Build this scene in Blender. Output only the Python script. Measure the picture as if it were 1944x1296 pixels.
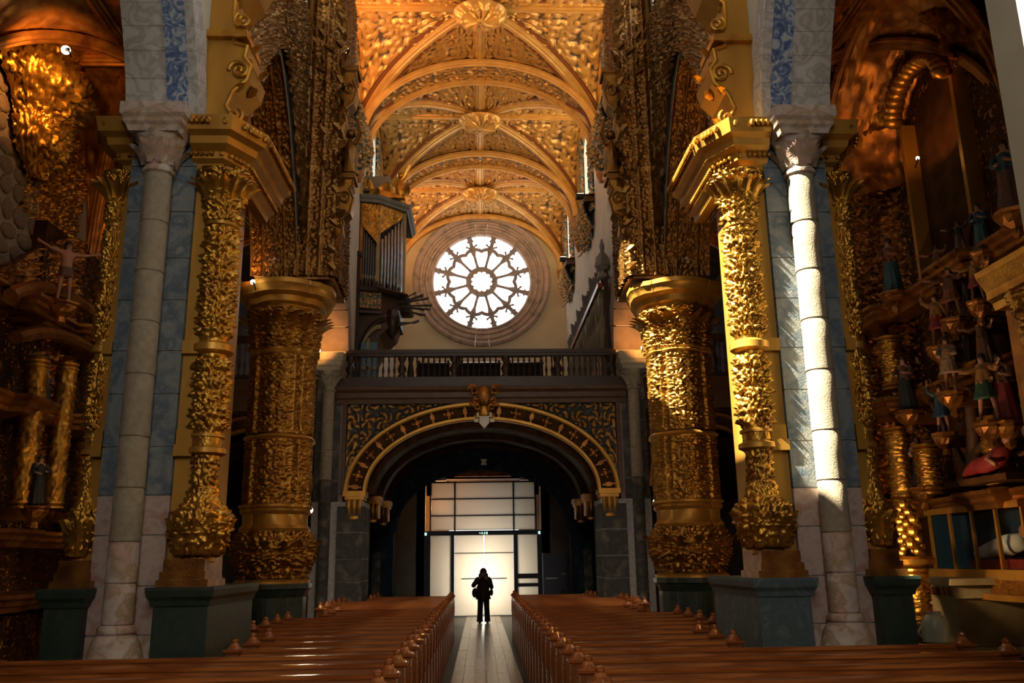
import bpy, math, random
import numpy as np
from mathutils import Vector, Matrix
PI = math.pi
random.seed(7)
for o in list(bpy.data.objects): bpy.data.objects.remove(o)
SC = bpy.context.scene
COL = SC.collection

# ---------------------------------------------------------------- camera
F = 1642.0
CX, CY = 972.0, 648.0
def _n(a): return a / np.linalg.norm(a)
_Y = _n(np.array([912 - CX, 1064 - CY, F])); _Z = _n(np.array([877 - CX, -5850 - CY, F]))
_Z = _n(_Z - _Y * (_Z @ _Y)); _X = np.cross(_Y, _Z)
RM = np.stack([_X, _Y, _Z])
CP = np.array([-0.06, 0.0, 1.92])
def ray(px, py): return RM @ np.array([px - CX, py - CY, F])
def atY(px, py, y): d = ray(px, py); return CP + d * (y - CP[1]) / d[1]
def atX(px, py, x): d = ray(px, py); return CP + d * (x - CP[0]) / d[0]
cam = bpy.data.cameras.new('camera'); camo = bpy.data.objects.new('camera', cam); COL.objects.link(camo)
cam.sensor_width = 36; cam.lens = F / 1944 * 36; cam.clip_start = 0.05; cam.clip_end = 300
r_, d_, f_ = RM[:, 0], RM[:, 1], RM[:, 2]
camo.matrix_world = Matrix(((r_[0], -d_[0], -f_[0], CP[0]), (r_[1], -d_[1], -f_[1], CP[1]), (r_[2], -d_[2], -f_[2], CP[2]), (0, 0, 0, 1)))
SC.camera = camo

# ---------------------------------------------------------------- light
SC.view_settings.view_transform = 'Standard'; SC.view_settings.look = 'None'
SC.view_settings.gamma = 1.0; SC.view_settings.exposure = 0.35; SC.view_settings.use_curve_mapping = False
W = bpy.data.worlds.new('sky'); SC.world = W; W.use_nodes = True
W.node_tree.nodes['Background'].inputs[0].default_value = (0.92, 0.96, 1.0, 1)
W.node_tree.nodes['Background'].inputs[1].default_value = 1.2
sun = bpy.data.lights.new('sun', 'SUN'); suno = bpy.data.objects.new('sun', sun); COL.objects.link(suno)
sun.energy = 42; sun.color = (1.0, 0.87, 0.6); sun.angle = math.radians(0.6)
suno.rotation_euler = Vector((1.0, 0.2, -1.15)).to_track_quat('-Z', 'Y').to_euler()
suno.location = (-20, 5, 30)
try:
    SC.cycles.use_denoising = True; SC.cycles.max_bounces = 8; SC.cycles.diffuse_bounces = 4
    SC.cycles.glossy_bounces = 3; SC.cycles.caustics_reflective = False; SC.cycles.caustics_refractive = False
    SC.cycles.sample_clamp_indirect = 6.0
except Exception: pass
def lamp_light(name, kind, loc, energy, color, parent=None, aim=None, size=0.1, angle=70, blend=0.6, size_y=None):
    l = bpy.data.lights.new(name, kind); o = bpy.data.objects.new(name, l); COL.objects.link(o)
    l.energy = energy; l.color = color
    if kind == 'AREA':
        l.size = size
        if size_y: l.shape = 'RECTANGLE'; l.size_y = size_y
    else: l.shadow_soft_size = size
    if kind == 'SPOT': l.spot_size = math.radians(angle); l.spot_blend = blend
    o.location = loc
    if aim is not None: o.rotation_euler = (Vector(aim) - Vector(loc)).to_track_quat('-Z', 'Y').to_euler()
    if parent is not None:
        o.parent = parent; o.matrix_parent_inverse = Matrix.Translation(-parent.location)
    return o

# ---------------------------------------------------------------- materials
def mat(name, base, rough=0.6, metal=0.0, var=None, scale=6.0, bump=0.0, bscale=30.0, spec=0.5, stretch=(1, 1, 1), detail=6.0, coat=0.0, ramp=(0.35, 0.65), distort=0.0, rvar=0.0):
    m = bpy.data.materials.new(name); m.use_nodes = True
    N = m.node_tree.nodes; L = m.node_tree.links; b = N['Principled BSDF']
    b.inputs['Base Color'].default_value = (*base, 1); b.inputs['Roughness'].default_value = rough
    b.inputs['Metallic'].default_value = metal; b.inputs['Specular IOR Level'].default_value = spec
    b.inputs['Coat Weight'].default_value = coat; b.inputs['Coat Roughness'].default_value = 0.15
    tc = N.new('ShaderNodeTexCoord'); mp = N.new('ShaderNodeMapping'); mp.inputs['Scale'].default_value = stretch
    L.new(tc.outputs['Object'], mp.inputs['Vector'])
    if var is not None:
        nz = N.new('ShaderNodeTexNoise'); nz.inputs['Scale'].default_value = scale; nz.inputs['Detail'].default_value = detail
        nz.inputs['Distortion'].default_value = distort
        L.new(mp.outputs[0], nz.inputs['Vector'])
        rp = N.new('ShaderNodeValToRGB'); cr = rp.color_ramp
        cols = [base] + ([var] if not isinstance(var, list) else var)
        cr.elements[0].position = ramp[0]; cr.elements[0].color = (*cols[0], 1)
        cr.elements[1].position = ramp[1]; cr.elements[1].color = (*cols[-1], 1)
        for i, c in enumerate(cols[1:-1]):
            e = cr.elements.new(ramp[0] + (ramp[1] - ramp[0]) * (i + 1) / (len(cols) - 1)); e.color = (*c, 1)
        L.new(nz.outputs['Fac'], rp.inputs[0]); L.new(rp.outputs[0], b.inputs['Base Color'])
        if rvar:
            mr = N.new('ShaderNodeMapRange'); mr.inputs[3].default_value = rough - rvar; mr.inputs[4].default_value = rough + rvar
            L.new(nz.outputs['Fac'], mr.inputs[0]); L.new(mr.outputs[0], b.inputs['Roughness'])
    if bump:
        bz = N.new('ShaderNodeTexNoise'); bz.inputs['Scale'].default_value = bscale; bz.inputs['Detail'].default_value = 5
        L.new(mp.outputs[0], bz.inputs['Vector'])
        bn = N.new('ShaderNodeBump'); bn.inputs['Strength'].default_value = bump; bn.inputs['Distance'].default_value = 0.02
        L.new(bz.outputs['Fac'], bn.inputs['Height']); L.new(bn.outputs[0], b.inputs['Normal'])
    return m
def emit(name, col, st, transp=0.0):
    m = bpy.data.materials.new(name); m.use_nodes = True
    N = m.node_tree.nodes; L = m.node_tree.links; N.remove(N['Principled BSDF'])
    e = N.new('ShaderNodeEmission'); e.inputs[0].default_value = (*col, 1); e.inputs[1].default_value = st
    out = N['Material Output']
    if transp:
        t = N.new('ShaderNodeBsdfTransparent'); mx = N.new('ShaderNodeMixShader'); mx.inputs[0].default_value = transp
        L.new(e.outputs[0], mx.inputs[1]); L.new(t.outputs[0], mx.inputs[2]); L.new(mx.outputs[0], out.inputs[0])
    else: L.new(e.outputs[0], out.inputs[0])
    return m
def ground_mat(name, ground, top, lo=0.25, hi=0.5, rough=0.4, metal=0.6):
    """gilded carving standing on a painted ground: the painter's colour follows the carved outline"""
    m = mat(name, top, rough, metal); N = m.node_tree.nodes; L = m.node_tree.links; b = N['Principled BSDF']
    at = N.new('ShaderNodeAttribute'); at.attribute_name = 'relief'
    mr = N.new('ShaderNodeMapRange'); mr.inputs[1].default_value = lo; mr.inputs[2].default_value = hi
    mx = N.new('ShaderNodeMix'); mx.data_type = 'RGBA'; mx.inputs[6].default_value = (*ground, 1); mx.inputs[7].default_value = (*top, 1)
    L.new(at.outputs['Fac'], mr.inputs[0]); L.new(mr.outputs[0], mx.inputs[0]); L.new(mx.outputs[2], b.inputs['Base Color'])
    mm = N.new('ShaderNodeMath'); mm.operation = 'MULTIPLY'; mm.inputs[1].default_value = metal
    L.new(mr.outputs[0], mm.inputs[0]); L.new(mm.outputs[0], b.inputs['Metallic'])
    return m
M = {}
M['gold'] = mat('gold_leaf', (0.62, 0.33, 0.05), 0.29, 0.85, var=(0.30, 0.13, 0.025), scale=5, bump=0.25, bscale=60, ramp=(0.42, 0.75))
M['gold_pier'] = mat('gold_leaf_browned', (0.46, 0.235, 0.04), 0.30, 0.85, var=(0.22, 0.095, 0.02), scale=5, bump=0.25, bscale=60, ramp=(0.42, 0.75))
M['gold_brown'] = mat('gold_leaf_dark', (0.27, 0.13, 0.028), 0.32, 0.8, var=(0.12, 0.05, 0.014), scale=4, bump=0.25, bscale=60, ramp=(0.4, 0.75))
M['gold_plain'] = mat('gold_leaf_plain', (0.60, 0.32, 0.055), 0.42, 0.6, var=(0.36, 0.17, 0.03), scale=3, ramp=(0.35, 0.8), stretch=(1, 1, .3))
M['gold_old'] = mat('gold_leaf_aged', (0.46, 0.20, 0.04), 0.34, 0.75, var=(0.16, 0.055, 0.018), scale=4, bump=0.25, bscale=50, ramp=(0.35, 0.7))
M['gilt_wood'] = mat('gilded_brown_wood', (0.50, 0.22, 0.05), 0.5, 0.2, var=(0.28, 0.10, 0.025), scale=5, stretch=(1, 1, 1), ramp=(0.35, 0.75))
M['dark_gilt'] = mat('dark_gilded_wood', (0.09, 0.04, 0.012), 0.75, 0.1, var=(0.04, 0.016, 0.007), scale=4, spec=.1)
M['vault_rib'] = mat('honey_gilded_rib', (0.70, 0.40, 0.09), 0.42, 0.35, var=(0.50, 0.24, 0.05), scale=3, ramp=(0.3, 0.8), bump=0.08, bscale=18)
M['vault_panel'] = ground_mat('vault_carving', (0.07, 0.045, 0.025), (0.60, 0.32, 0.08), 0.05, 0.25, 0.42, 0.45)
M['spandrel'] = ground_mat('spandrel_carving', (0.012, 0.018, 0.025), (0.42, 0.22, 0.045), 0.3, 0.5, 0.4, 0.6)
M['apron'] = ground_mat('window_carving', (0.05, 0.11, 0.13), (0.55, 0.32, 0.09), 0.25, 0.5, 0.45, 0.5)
M['stone'] = mat('beige_granite', (0.36, 0.31, 0.23), 0.85, var=(0.26, 0.22, 0.165), scale=14, bump=0.5, bscale=70, ramp=(0.3, 0.7), detail=9)
M['stone_white'] = mat('limewashed_granite', (0.55, 0.50, 0.45), 0.85, var=[(0.50, 0.40, 0.37), (0.36, 0.27, 0.16), (0.50, 0.34, 0.30)], scale=5, bump=0.4, bscale=60, detail=8, ramp=(0.35, 0.62), distort=1.0)
M['blue'] = mat('blue_painted_stone', (0.13, 0.165, 0.20), 0.8, var=[(0.22, 0.24, 0.25), (0.085, 0.125, 0.175), (0.27, 0.27, 0.26)], scale=5, bump=0.3, bscale=50, detail=9, ramp=(0.3, 0.72))
M['pink'] = mat('pink_granite', (0.42, 0.27, 0.23), 0.85, var=[(0.47, 0.38, 0.35), (0.38, 0.22, 0.18)], scale=6, bump=0.3, bscale=60, detail=8)
M['mortar'] = mat('white_mortar', (0.50, 0.49, 0.50), 0.9, var=(0.36, 0.36, 0.37), scale=12)
M['marble_white'] = mat('veined_white_stone', (0.56, 0.55, 0.55), 0.7, var=[(0.50, 0.49, 0.48), (0.36, 0.33, 0.31), (0.52, 0.51, 0.5)], scale=4, detail=10, distort=1.5, ramp=(0.35, 0.6))
M['azulejo'] = mat('blue_white_painted_panel', (0.05, 0.09, 0.24), 0.6, var=[(0.12, 0.19, 0.38), (0.42, 0.47, 0.54)], scale=7, detail=5, distort=2.5, ramp=(0.36, 0.6))
M['green'] = mat('green_painted_marble', (0.014, 0.03, 0.025), 0.5, var=[(0.022, 0.04, 0.03), (0.055, 0.06, 0.032)], scale=3, distort=3.0, detail=8, ramp=(0.35, 0.75), coat=0.1)
M['green_blue'] = mat('lit_green_and_fillet_marble', (0.085, 0.125, 0.145), 0.6, var=[(0.06, 0.095, 0.11), (0.15, 0.18, 0.18)], scale=3, distort=3.0, detail=9, ramp=(0.3, 0.7))  # lighter tone puts the light on the right pedestal into its colour; also fillets
M['plaster'] = mat('cream_plaster', (0.74, 0.66, 0.45), 0.9, var=(0.68, 0.59, 0.39), scale=1.5, bump=0.1, bscale=25)
M['plaster_dim'] = mat('grey_beige_plaster', (0.28, 0.23, 0.18), 0.9, var=(0.18, 0.14, 0.11), scale=1.2, detail=8)
M['plaster_pale'] = mat('pale_plaster', (0.66, 0.62, 0.50), 0.9, var=(0.58, 0.53, 0.42), scale=1.5, bump=0.1, bscale=25)
M['rubble'] = mat('brown_granite_rubble', (0.30, 0.22, 0.15), 0.9, var=(0.19, 0.14, 0.10), scale=6, bump=0.5, bscale=40, detail=8)
M['mortar_tan'] = mat('tan_mortar', (0.36, 0.28, 0.21), 0.95, var=(0.28, 0.22, 0.16), scale=9)
M['rose_stone'] = mat('rose_window_stone', (0.40, 0.32, 0.25), 0.85, var=[(0.46, 0.35, 0.28), (0.28, 0.24, 0.19)], scale=3, detail=8, bump=0.2, bscale=40)
M['tracery'] = mat('tracery_stone', (0.30, 0.25, 0.22), 0.85, var=(0.20, 0.17, 0.15), scale=8)
M['arch_stone'] = mat('pinkish_arch_stone', (0.36, 0.26, 0.21), 0.85, var=(0.27, 0.20, 0.16), scale=5, detail=7)
M['dark_stone'] = mat('dark_granite_block', (0.09, 0.085, 0.08), 0.8, var=[(0.05, 0.05, 0.055), (0.16, 0.15, 0.13)], scale=3, detail=9, bump=0.3, bscale=50)
M['dark_blue'] = mat('dark_blue_stone', (0.018, 0.028, 0.05), 0.9, spec=.05, var=[(0.03, 0.04, 0.06), (0.07, 0.08, 0.09)], scale=4, detail=8, ramp=(0.4, 0.75))
M['pew'] = mat('varnished_red_brown_wood', (0.42, 0.125, 0.028), 0.24, 0, var=[(0.27, 0.075, 0.018), (0.54, 0.185, 0.045)], scale=3, stretch=(0.35, 6, 6), detail=8, coat=0.25, rvar=0.06)
M['pew_end'] = mat('varnished_brown_wood', (0.20, 0.065, 0.022), 0.22, 0, var=(0.28, 0.10, 0.034), scale=4, stretch=(5, 5, 0.6), coat=0.6)
M['dark_wood'] = mat('black_brown_wood', (0.022, 0.010, 0.007), 0.4, 0, var=(0.04, 0.018, 0.011), scale=6)
M['brown_wood'] = mat('brown_stained_wood', (0.10, 0.045, 0.02), 0.45, 0, var=(0.06, 0.027, 0.013), scale=5, stretch=(1, 1, 3))
M['board'] = mat('walkway_wood', (0.36, 0.25, 0.15), 0.30, 0, var=[(0.22, 0.14, 0.075), (0.35, 0.24, 0.14)], scale=3, stretch=(8, 0.35, 1), detail=8, rvar=0.06)
M['floor'] = mat('dark_floor', (0.05, 0.038, 0.028), 0.5, 0, var=(0.03, 0.022, 0.018), scale=3)
M['tin'] = mat('tin_pipe', (0.34, 0.36, 0.38), 0.35, 0.85, var=(0.26, 0.28, 0.31), scale=8)
M['tin_dark'] = mat('dark_lead_pipe', (0.10, 0.11, 0.12), 0.45, 0.7)
M['iron'] = mat('black_iron', (0.02, 0.02, 0.024), 0.5, 0.4)
M['frame_blue'] = mat('dark_blue_steel_frame', (0.03, 0.035, 0.05), 0.45, 0.3)
M['cloth_black'] = mat('near_black_cloth', (0.006, 0.008, 0.014), 0.9)
M['grey_box'] = mat('grey_painted_wood', (0.20, 0.19, 0.16), 0.6, var=(0.15, 0.145, 0.12), scale=5)
M['cream_paint'] = mat('cream_painted_wood', (0.40, 0.33, 0.18), 0.55, var=(0.30, 0.24, 0.12), scale=4)
M['red_wood'] = mat('red_lacquer_wood', (0.26, 0.05, 0.018), 0.4, coat=0.2)
M['blue_paint'] = mat('light_blue_paint', (0.10, 0.24, 0.34), 0.6)
M['ceramic'] = mat('pale_green_ceramic', (0.52, 0.56, 0.42), 0.35, coat=0.3)
M['paper'] = mat('white_card', (0.7, 0.66, 0.6), 0.7)
M['skin'] = mat('painted_flesh', (0.42, 0.20, 0.12), 0.5)
M['white'] = mat('white_gypsum', (0.72, 0.70, 0.66), 0.7, var=(0.62, 0.59, 0.55), scale=5)
M['black'] = mat('soft_black', (0.005, 0.004, 0.004), 0.8)
M['case_blue'] = mat('deep_blue_cloth', (0.012, 0.045, 0.10), 0.8, var=(0.02, 0.07, 0.14), scale=3)
M['rose_glass'] = emit('daylit_white_glass', (1.0, 0.97, 0.95), 2.6)
M['chancel_fill_glass'] = emit('chancel_fill_light_glass', (1.0, 0.93, 0.82), 5.5)  # glowing panes of the added window, frontal fill for the piers
M['cl_glass'] = emit('daylit_clerestory_glass', (0.95, 0.97, 1.0), 3.5)
M['cl_sun'] = emit('sunlit_clerestory_glass', (0.95, 0.97, 1.0), 5.0, 0.85)
M['cl_glass_r'] = emit('daylit_clerestory_glass_north', (0.92, 0.95, 1.0), 3.2)
M['bulb'] = emit('lamp_bulb', (1.0, 0.82, 0.6), 30.0)
M['exit'] = emit('green_exit_lamp', (0.5, 0.95, 0.75), 1.2)
m = bpy.data.materials.new('frosted_glass'); m.use_nodes = True
N = m.node_tree.nodes; L = m.node_tree.links; N.remove(N['Principled BSDF'])
t = N.new('ShaderNodeBsdfTranslucent'); t.inputs[0].default_value = (0.9, 0.84, 0.74, 1)
g = N.new('ShaderNodeBsdfDiffuse'); g.inputs[0].default_value = (0.35, 0.34, 0.34, 1)
mx = N.new('ShaderNodeMixShader'); mx.inputs[0].default_value = 0.4
L.new(t.outputs[0], mx.inputs[1]); L.new(g.outputs[0], mx.inputs[2]); L.new(mx.outputs[0], N['Material Output'].inputs[0]); M['frost'] = m
m = bpy.data.materials.new('clear_glass'); m.use_nodes = True
N = m.node_tree.nodes; L = m.node_tree.links; N.remove(N['Principled BSDF'])
t = N.new('ShaderNodeBsdfTransparent'); t.inputs[0].default_value = (0.93, 0.96, 0.96, 1)
g = N.new('ShaderNodeBsdfGlossy'); g.inputs['Roughness'].default_value = 0.03
mx = N.new('ShaderNodeMixShader'); mx.inputs[0].default_value = 0.06
L.new(t.outputs[0], mx.inputs[1]); L.new(g.outputs[0], mx.inputs[2]); L.new(mx.outputs[0], N['Material Output'].inputs[0]); M['glass'] = m

# ---------------------------------------------------------------- mesh helpers
class MB:
    def __init__(s): s.v = []; s.f = []; s.n = 0
    def add(s, V, Fc):
        V = [tuple(map(float, p)) for p in V]; s.v += V; s.f += [tuple(i + s.n for i in q) for q in Fc]; s.n += len(V); return s
    def box(s, x0, x1, y0, y1, z0, z1):
        V = [(x, y, z) for z in (z0, z1) for y in (y0, y1) for x in (x0, x1)]
        return s.add(V, [(0, 2, 3, 1), (4, 5, 7, 6), (0, 1, 5, 4), (2, 6, 7, 3), (0, 4, 6, 2), (1, 3, 7, 5)])
    def hexa(s, V): return s.add(V, [(0, 2, 3, 1), (4, 5, 7, 6), (0, 1, 5, 4), (2, 6, 7, 3), (0, 4, 6, 2), (1, 3, 7, 5)])
    def lathe(s, prof, c=(0, 0), n=16, a0=0.0, a1=2 * PI, wob=None, ex=1.0, ey=1.0):
        full = abs(a1 - a0 - 2 * PI) < 1e-6; k = n if full else n + 1; V = []; Fc = []
        for r, z in prof:
            for i in range(k):
                a = a0 + (a1 - a0) * i / n; rr = r if wob is None else r * wob(a, z)
                V.append((c[0] + rr * ex * math.cos(a), c[1] + rr * ey * math.sin(a), z))
        for j in range(len(prof) - 1):
            for i in range(n):
                i2 = (i + 1) % k; Fc.append((j * k + i, j * k + i2, (j + 1) * k + i2, (j + 1) * k + i))
        if full:
            Fc.append(tuple(range(k - 1, -1, -1))); Fc.append(tuple((len(prof) - 1) * k + i for i in range(k)))
        return s.add(V, Fc)
    def tube(s, pts, r, n=6, cap=True, flat=1.0):
        P = [Vector(p) for p in pts]; V = []; Fc = []; m_ = len(P); ref = None
        for i, p in enumerate(P):
            t = (P[min(i + 1, m_ - 1)] - P[max(i - 1, 0)]).normalized()
            if ref is None: ref = Vector((0, 0, 1)) if abs(t.z) < 0.9 else Vector((1, 0, 0))
            a = t.cross(ref).normalized(); b = a.cross(t).normalized(); ref = b
            rr = r[i] if hasattr(r, '__len__') else r
            for k in range(n):
                q = 2 * PI * k / n; V.append(p + a * (rr * math.cos(q)) + b * (rr * flat * math.sin(q)))
        for i in range(m_ - 1):
            for k in range(n): Fc.append((i * n + k, i * n + (k + 1) % n, (i + 1) * n + (k + 1) % n, (i + 1) * n + k))
        if cap: Fc.append(tuple(range(n - 1, -1, -1))); Fc.append(tuple((m_ - 1) * n + k for k in range(n)))
        return s.add(V, Fc)
    def prism(s, pts, ax, a, b):
        n = len(pts)
        def mk(p, w): return (w, p[0], p[1]) if ax == 0 else (p[0], w, p[1]) if ax == 1 else (p[0], p[1], w)
        V = [mk(p, a) for p in pts] + [mk(p, b) for p in pts]
        return s.add(V, [tuple(range(n)), tuple(range(2 * n - 1, n - 1, -1))] + [(i, i + n, (i + 1) % n + n, (i + 1) % n) for i in range(n)])
    def mould(s, plan, prof, closed=False):
        """sweep a (out, z) profile along a plan polyline, mitred; out is to the right-hand side of travel"""
        P = [Vector((p[0], p[1])) for p in plan]; n = len(P); V = []; Fc = []; k = len(prof)
        for i, p in enumerate(P):
            if closed: a, b = P[i - 1], P[(i + 1) % n]
            else: a, b = P[max(i - 1, 0)], P[min(i + 1, n - 1)]
            d0 = (p - a) if (p - a).length > 1e-9 else (b - p); d1 = (b - p) if (b - p).length > 1e-9 else (p - a)
            n0 = Vector((d0.y, -d0.x)).normalized(); n1 = Vector((d1.y, -d1.x)).normalized()
            m_ = (n0 + n1); m_ = m_ / max(m_.length_squared, 0.5) * 2
            for o, z in prof: q = p + m_ * o; V.append((q.x, q.y, z))
        for i in range(n if closed else n - 1):
            for j in range(k - 1):
                i2 = (i + 1) % n; Fc.append((i * k + j, i2 * k + j, i2 * k + j + 1, i * k + j + 1))
        if not closed: Fc.append(tuple(range(k))); Fc.append(tuple((n - 1) * k + j for j in range(k - 1, -1, -1)))
        return s.add(V, Fc)
    def sweep(s, path, prof, lat, closed_prof=True):
        """sweep (lateral, depth) profile along a planar path whose constant lateral vector is lat"""
        P = [Vector(p) for p in path]; lat = Vector(lat).normalized(); n = len(P); k = len(prof); V = []; Fc = []
        if (P[min(n // 2 + 1, n - 1)] - P[n // 2 - 1]).cross(lat).z > 0: lat = -lat      # depth always points down or inwards
        for i, p in enumerate(P):
            t = (P[min(i + 1, n - 1)] - P[max(i - 1, 0)]).normalized(); nn = t.cross(lat).normalized()
            for a, b in prof: V.append(p + lat * a + nn * b)
        for i in range(n - 1):
            for j in range(k if closed_prof else k - 1):
                j2 = (j + 1) % k; Fc.append((i * k + j, (i + 1) * k + j, (i + 1) * k + j2, i * k + j2))
        if closed_prof: Fc.append(tuple(range(k))); Fc.append(tuple((n - 1) * k + j for j in range(k - 1, -1, -1)))
        return s.add(V, Fc)
    def ball(s, c, r, n=8, m_=5, sc=(1, 1, 1)):
        V = []; Fc = []
        for j in range(m_ + 1):
            ph = -PI / 2 + PI * j / m_
            for i in range(n): a = 2 * PI * i / n; V.append((c[0] + r * sc[0] * math.cos(ph) * math.cos(a), c[1] + r * sc[1] * math.cos(ph) * math.sin(a), c[2] + r * sc[2] * math.sin(ph)))
        for j in range(m_):
            for i in range(n): Fc.append((j * n + i, j * n + (i + 1) % n, (j + 1) * n + (i + 1) % n, (j + 1) * n + i))
        return s.add(V, Fc)
    def xf(s, mtx):
        s.v = [tuple(mtx @ Vector(p)) for p in s.v]; return s
    def build(s, name, m, parent=None, smooth=False, kind=None, mirror=False, label=None):
        V, Fc = s.v, s.f
        if mirror: V = [(-p[0], p[1], p[2]) for p in V]; Fc = [tuple(reversed(q)) for q in Fc]
        me = bpy.data.meshes.new(name); me.from_pydata(V, [], Fc); me.validate(); me.update()
        return mobj(name, me, m, parent, smooth, kind, label)
def mobj(name, me, m, parent=None, smooth=False, kind=None, label=None):
    if m is not None and not me.materials: me.materials.append(m if not isinstance(m, str) else M[m])
    if smooth:
        me.polygons.foreach_set('use_smooth', [True] * len(me.polygons))
        if smooth != 'all':
            try: me.set_sharp_from_angle(angle=math.radians(40))
            except Exception: pass
    o = bpy.data.objects.new(name, me); COL.objects.link(o)
    if parent is not None: attach(o, parent)
    if kind: o['kind'] = kind
    if label: o['label'] = label
    return o
def wloc(o):
    v = Vector(o.location)
    return v
def attach(o, parent):
    """keep world-space vertices: undo the (translation only) transform of the parent"""
    o.parent = parent
    off = Vector(); p = parent
    while p is not None:
        off += Vector(p.location)
        p = p.parent if p.parent is not None and p.get('_abs') else None
    if parent.type == 'EMPTY' or parent.get('_abs'): o.matrix_parent_inverse = Matrix.Translation(-off)
def thing(name, label, cat, loc=(0, 0, 0), group=None, kind=None):
    o = bpy.data.objects.new(name, None); COL.objects.link(o); o.location = loc; o.empty_display_size = 0.1
    if kind: o['kind'] = kind
    if label: o['label'] = label
    if cat and not kind: o['category'] = cat
    if group: o['group'] = group
    return o
def tag(o, label, cat, group=None):
    o['label'] = label; o['category'] = cat
    if group: o['group'] = group
    return o
def struct(o, label=None):
    o['kind'] = 'structure'
    if label: o['label'] = label
    return o
def copy_tree(o, parent=None):
    c = o.copy(); COL.objects.link(c)
    if parent is not None: c.parent = parent; c.matrix_parent_inverse = o.matrix_parent_inverse.copy()
    for ch in list(o.children): copy_tree(ch, c)
    return c

# carved relief -------------------------------------------------------------
def sstep(a, b, x): t = np.clip((x - a) / (b - a), 0, 1); return t * t * (3 - 2 * t)
def foliage(U, V, cell=0.3, seed=0, mirror=None, fine=0.35):
    """field of curling acanthus rosettes: each cell a whorl of leaves, grooves between neighbours"""
    if mirror is not None: U = np.abs(U - mirror)
    rs = np.random.RandomState(seed); T = 64
    jx = rs.rand(T, T) * 0.5 + 0.25; jy = rs.rand(T, T) * 0.5 + 0.25; kk = rs.randint(4, 8, (T, T)); tw = rs.uniform(2.5, 5.5, (T, T)) * rs.choice([-1, 1], (T, T)); ph = rs.rand(T, T) * 6.28
    iu = np.floor(U / cell).astype(int); iv = np.floor(V / cell).astype(int)
    d1 = np.full(U.shape, 9e9); d2 = np.full(U.shape, 9e9); th = np.zeros(U.shape); K = np.ones(U.shape); Tw = np.zeros(U.shape); Ph = np.zeros(U.shape)
    for a in (-1, 0, 1):
        for b in (-1, 0, 1):
            x = (iu + a) % T; y = (iv + b) % T
            dx = U - (iu + a + jx[x, y]) * cell; dy = V - (iv + b + jy[x, y]) * cell; d = np.hypot(dx, dy)
            m_ = d < d1; d2 = np.where(m_, d1, np.minimum(d2, d)); d1 = np.where(m_, d, d1)
            th = np.where(m_, np.arctan2(dy, dx), th); K = np.where(m_, kk[x, y], K); Tw = np.where(m_, tw[x, y], Tw); Ph = np.where(m_, ph[x, y], Ph)
    q = d1 / cell
    lobe = 0.5 + 0.5 * np.cos(K * th + Tw * q * 2.2 + Ph)
    leaf = sstep(0.12, 0.75, lobe) * sstep(0.78, 0.5, q) * sstep(0.10, 0.22, q)
    bud = sstep(0.17, 0.06, q)
    vein = 0.86 + 0.14 * np.cos(3 * (K * th + Tw * q * 2.2))
    h = np.maximum(leaf * (0.6 + 0.5 * np.sin(q * 5)) * vein, bud * 0.9) * sstep(0.0, 0.14, (d2 - d1) / cell)
    if fine: h = h * (1 - fine) + fine * foliage(U, V, cell * 0.42, seed + 11, None, 0)
    return np.clip(h, 0, 1)
def carved(name, P, Hh, depth, m, parent=None, flip=False, kind='stuff', attr=False, smooth='all', rim=0.0):
    """grid P (nv,nu,3) pushed along its normals by Hh*depth; rim closes the edge back by that thickness"""
    P = np.asarray(P, float); du = np.gradient(P, axis=1); dv = np.gradient(P, axis=0)
    n = np.cross(du, dv); n /= np.maximum(np.linalg.norm(n, axis=2, keepdims=True), 1e-9)
    if flip: n = -n
    Q = P + n * (Hh * depth)[..., None]
    nv, nu = Hh.shape; V = Q.reshape(-1, 3); idx = np.arange(nv * nu).reshape(nv, nu)
    f = np.stack([idx[:-1, :-1], idx[:-1, 1:], idx[1:, 1:], idx[1:, :-1]], -1).reshape(-1, 4)
    hh = Hh.reshape(-1)
    if rim:
        ring = np.concatenate([idx[0, :], idx[1:, -1], idx[-1, -2::-1], idx[-2:0:-1, 0]])
        B = (P - n * rim).reshape(-1, 3)[ring]; b0 = len(V); V = np.concatenate([V, B]); hh = np.concatenate([hh, np.zeros(len(ring))])
        k = len(ring); j = np.arange(k); j2 = (j + 1) % k
        f = np.concatenate([f, np.stack([ring[j2], ring[j], b0 + j, b0 + j2], -1)])
    if flip: f = f[:, ::-1]
    me = bpy.data.meshes.new(name); me.vertices.add(len(V)); me.vertices.foreach_set('co', V.astype(np.float32).ravel())
    me.loops.add(f.size); me.loops.foreach_set('vertex_index', f.astype(np.int32).ravel())
    me.polygons.add(len(f)); me.polygons.foreach_set('loop_start', np.arange(0, f.size, 4, dtype=np.int32)); me.polygons.foreach_set('loop_total', np.full(len(f), 4, np.int32))
    me.update(calc_edges=True)
    if attr:
        a = me.attributes.new('relief', 'FLOAT', 'POINT'); a.data.foreach_set('value', hh.astype(np.float32))
    return mobj(name, me, m, parent, smooth, kind)
def grid(u0, u1, nu, v0, v1, nv): return np.meshgrid(np.linspace(u0, u1, nu), np.linspace(v0, v1, nv))
def edge_fade(U, V, u0, u1, v0, v1, w):
    return sstep(0, w, U - u0) * sstep(0, w, u1 - U) * sstep(0, w, V - v0) * sstep(0, w, v1 - V)
def spiral(c, r0, r1, turns, a0, plane='xz', n=26, w=0.0):
    pts = []
    for i in range(n):
        t = i / (n - 1); a = a0 + turns * 2 * PI * t; r = r0 + (r1 - r0) * t
        x, z = r * math.cos(a), r * math.sin(a)
        pts.append((c[0] + x, c[1], c[2] + z) if plane == 'xz' else (c[0], c[1] + x, c[2] + z))
    return pts
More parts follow.
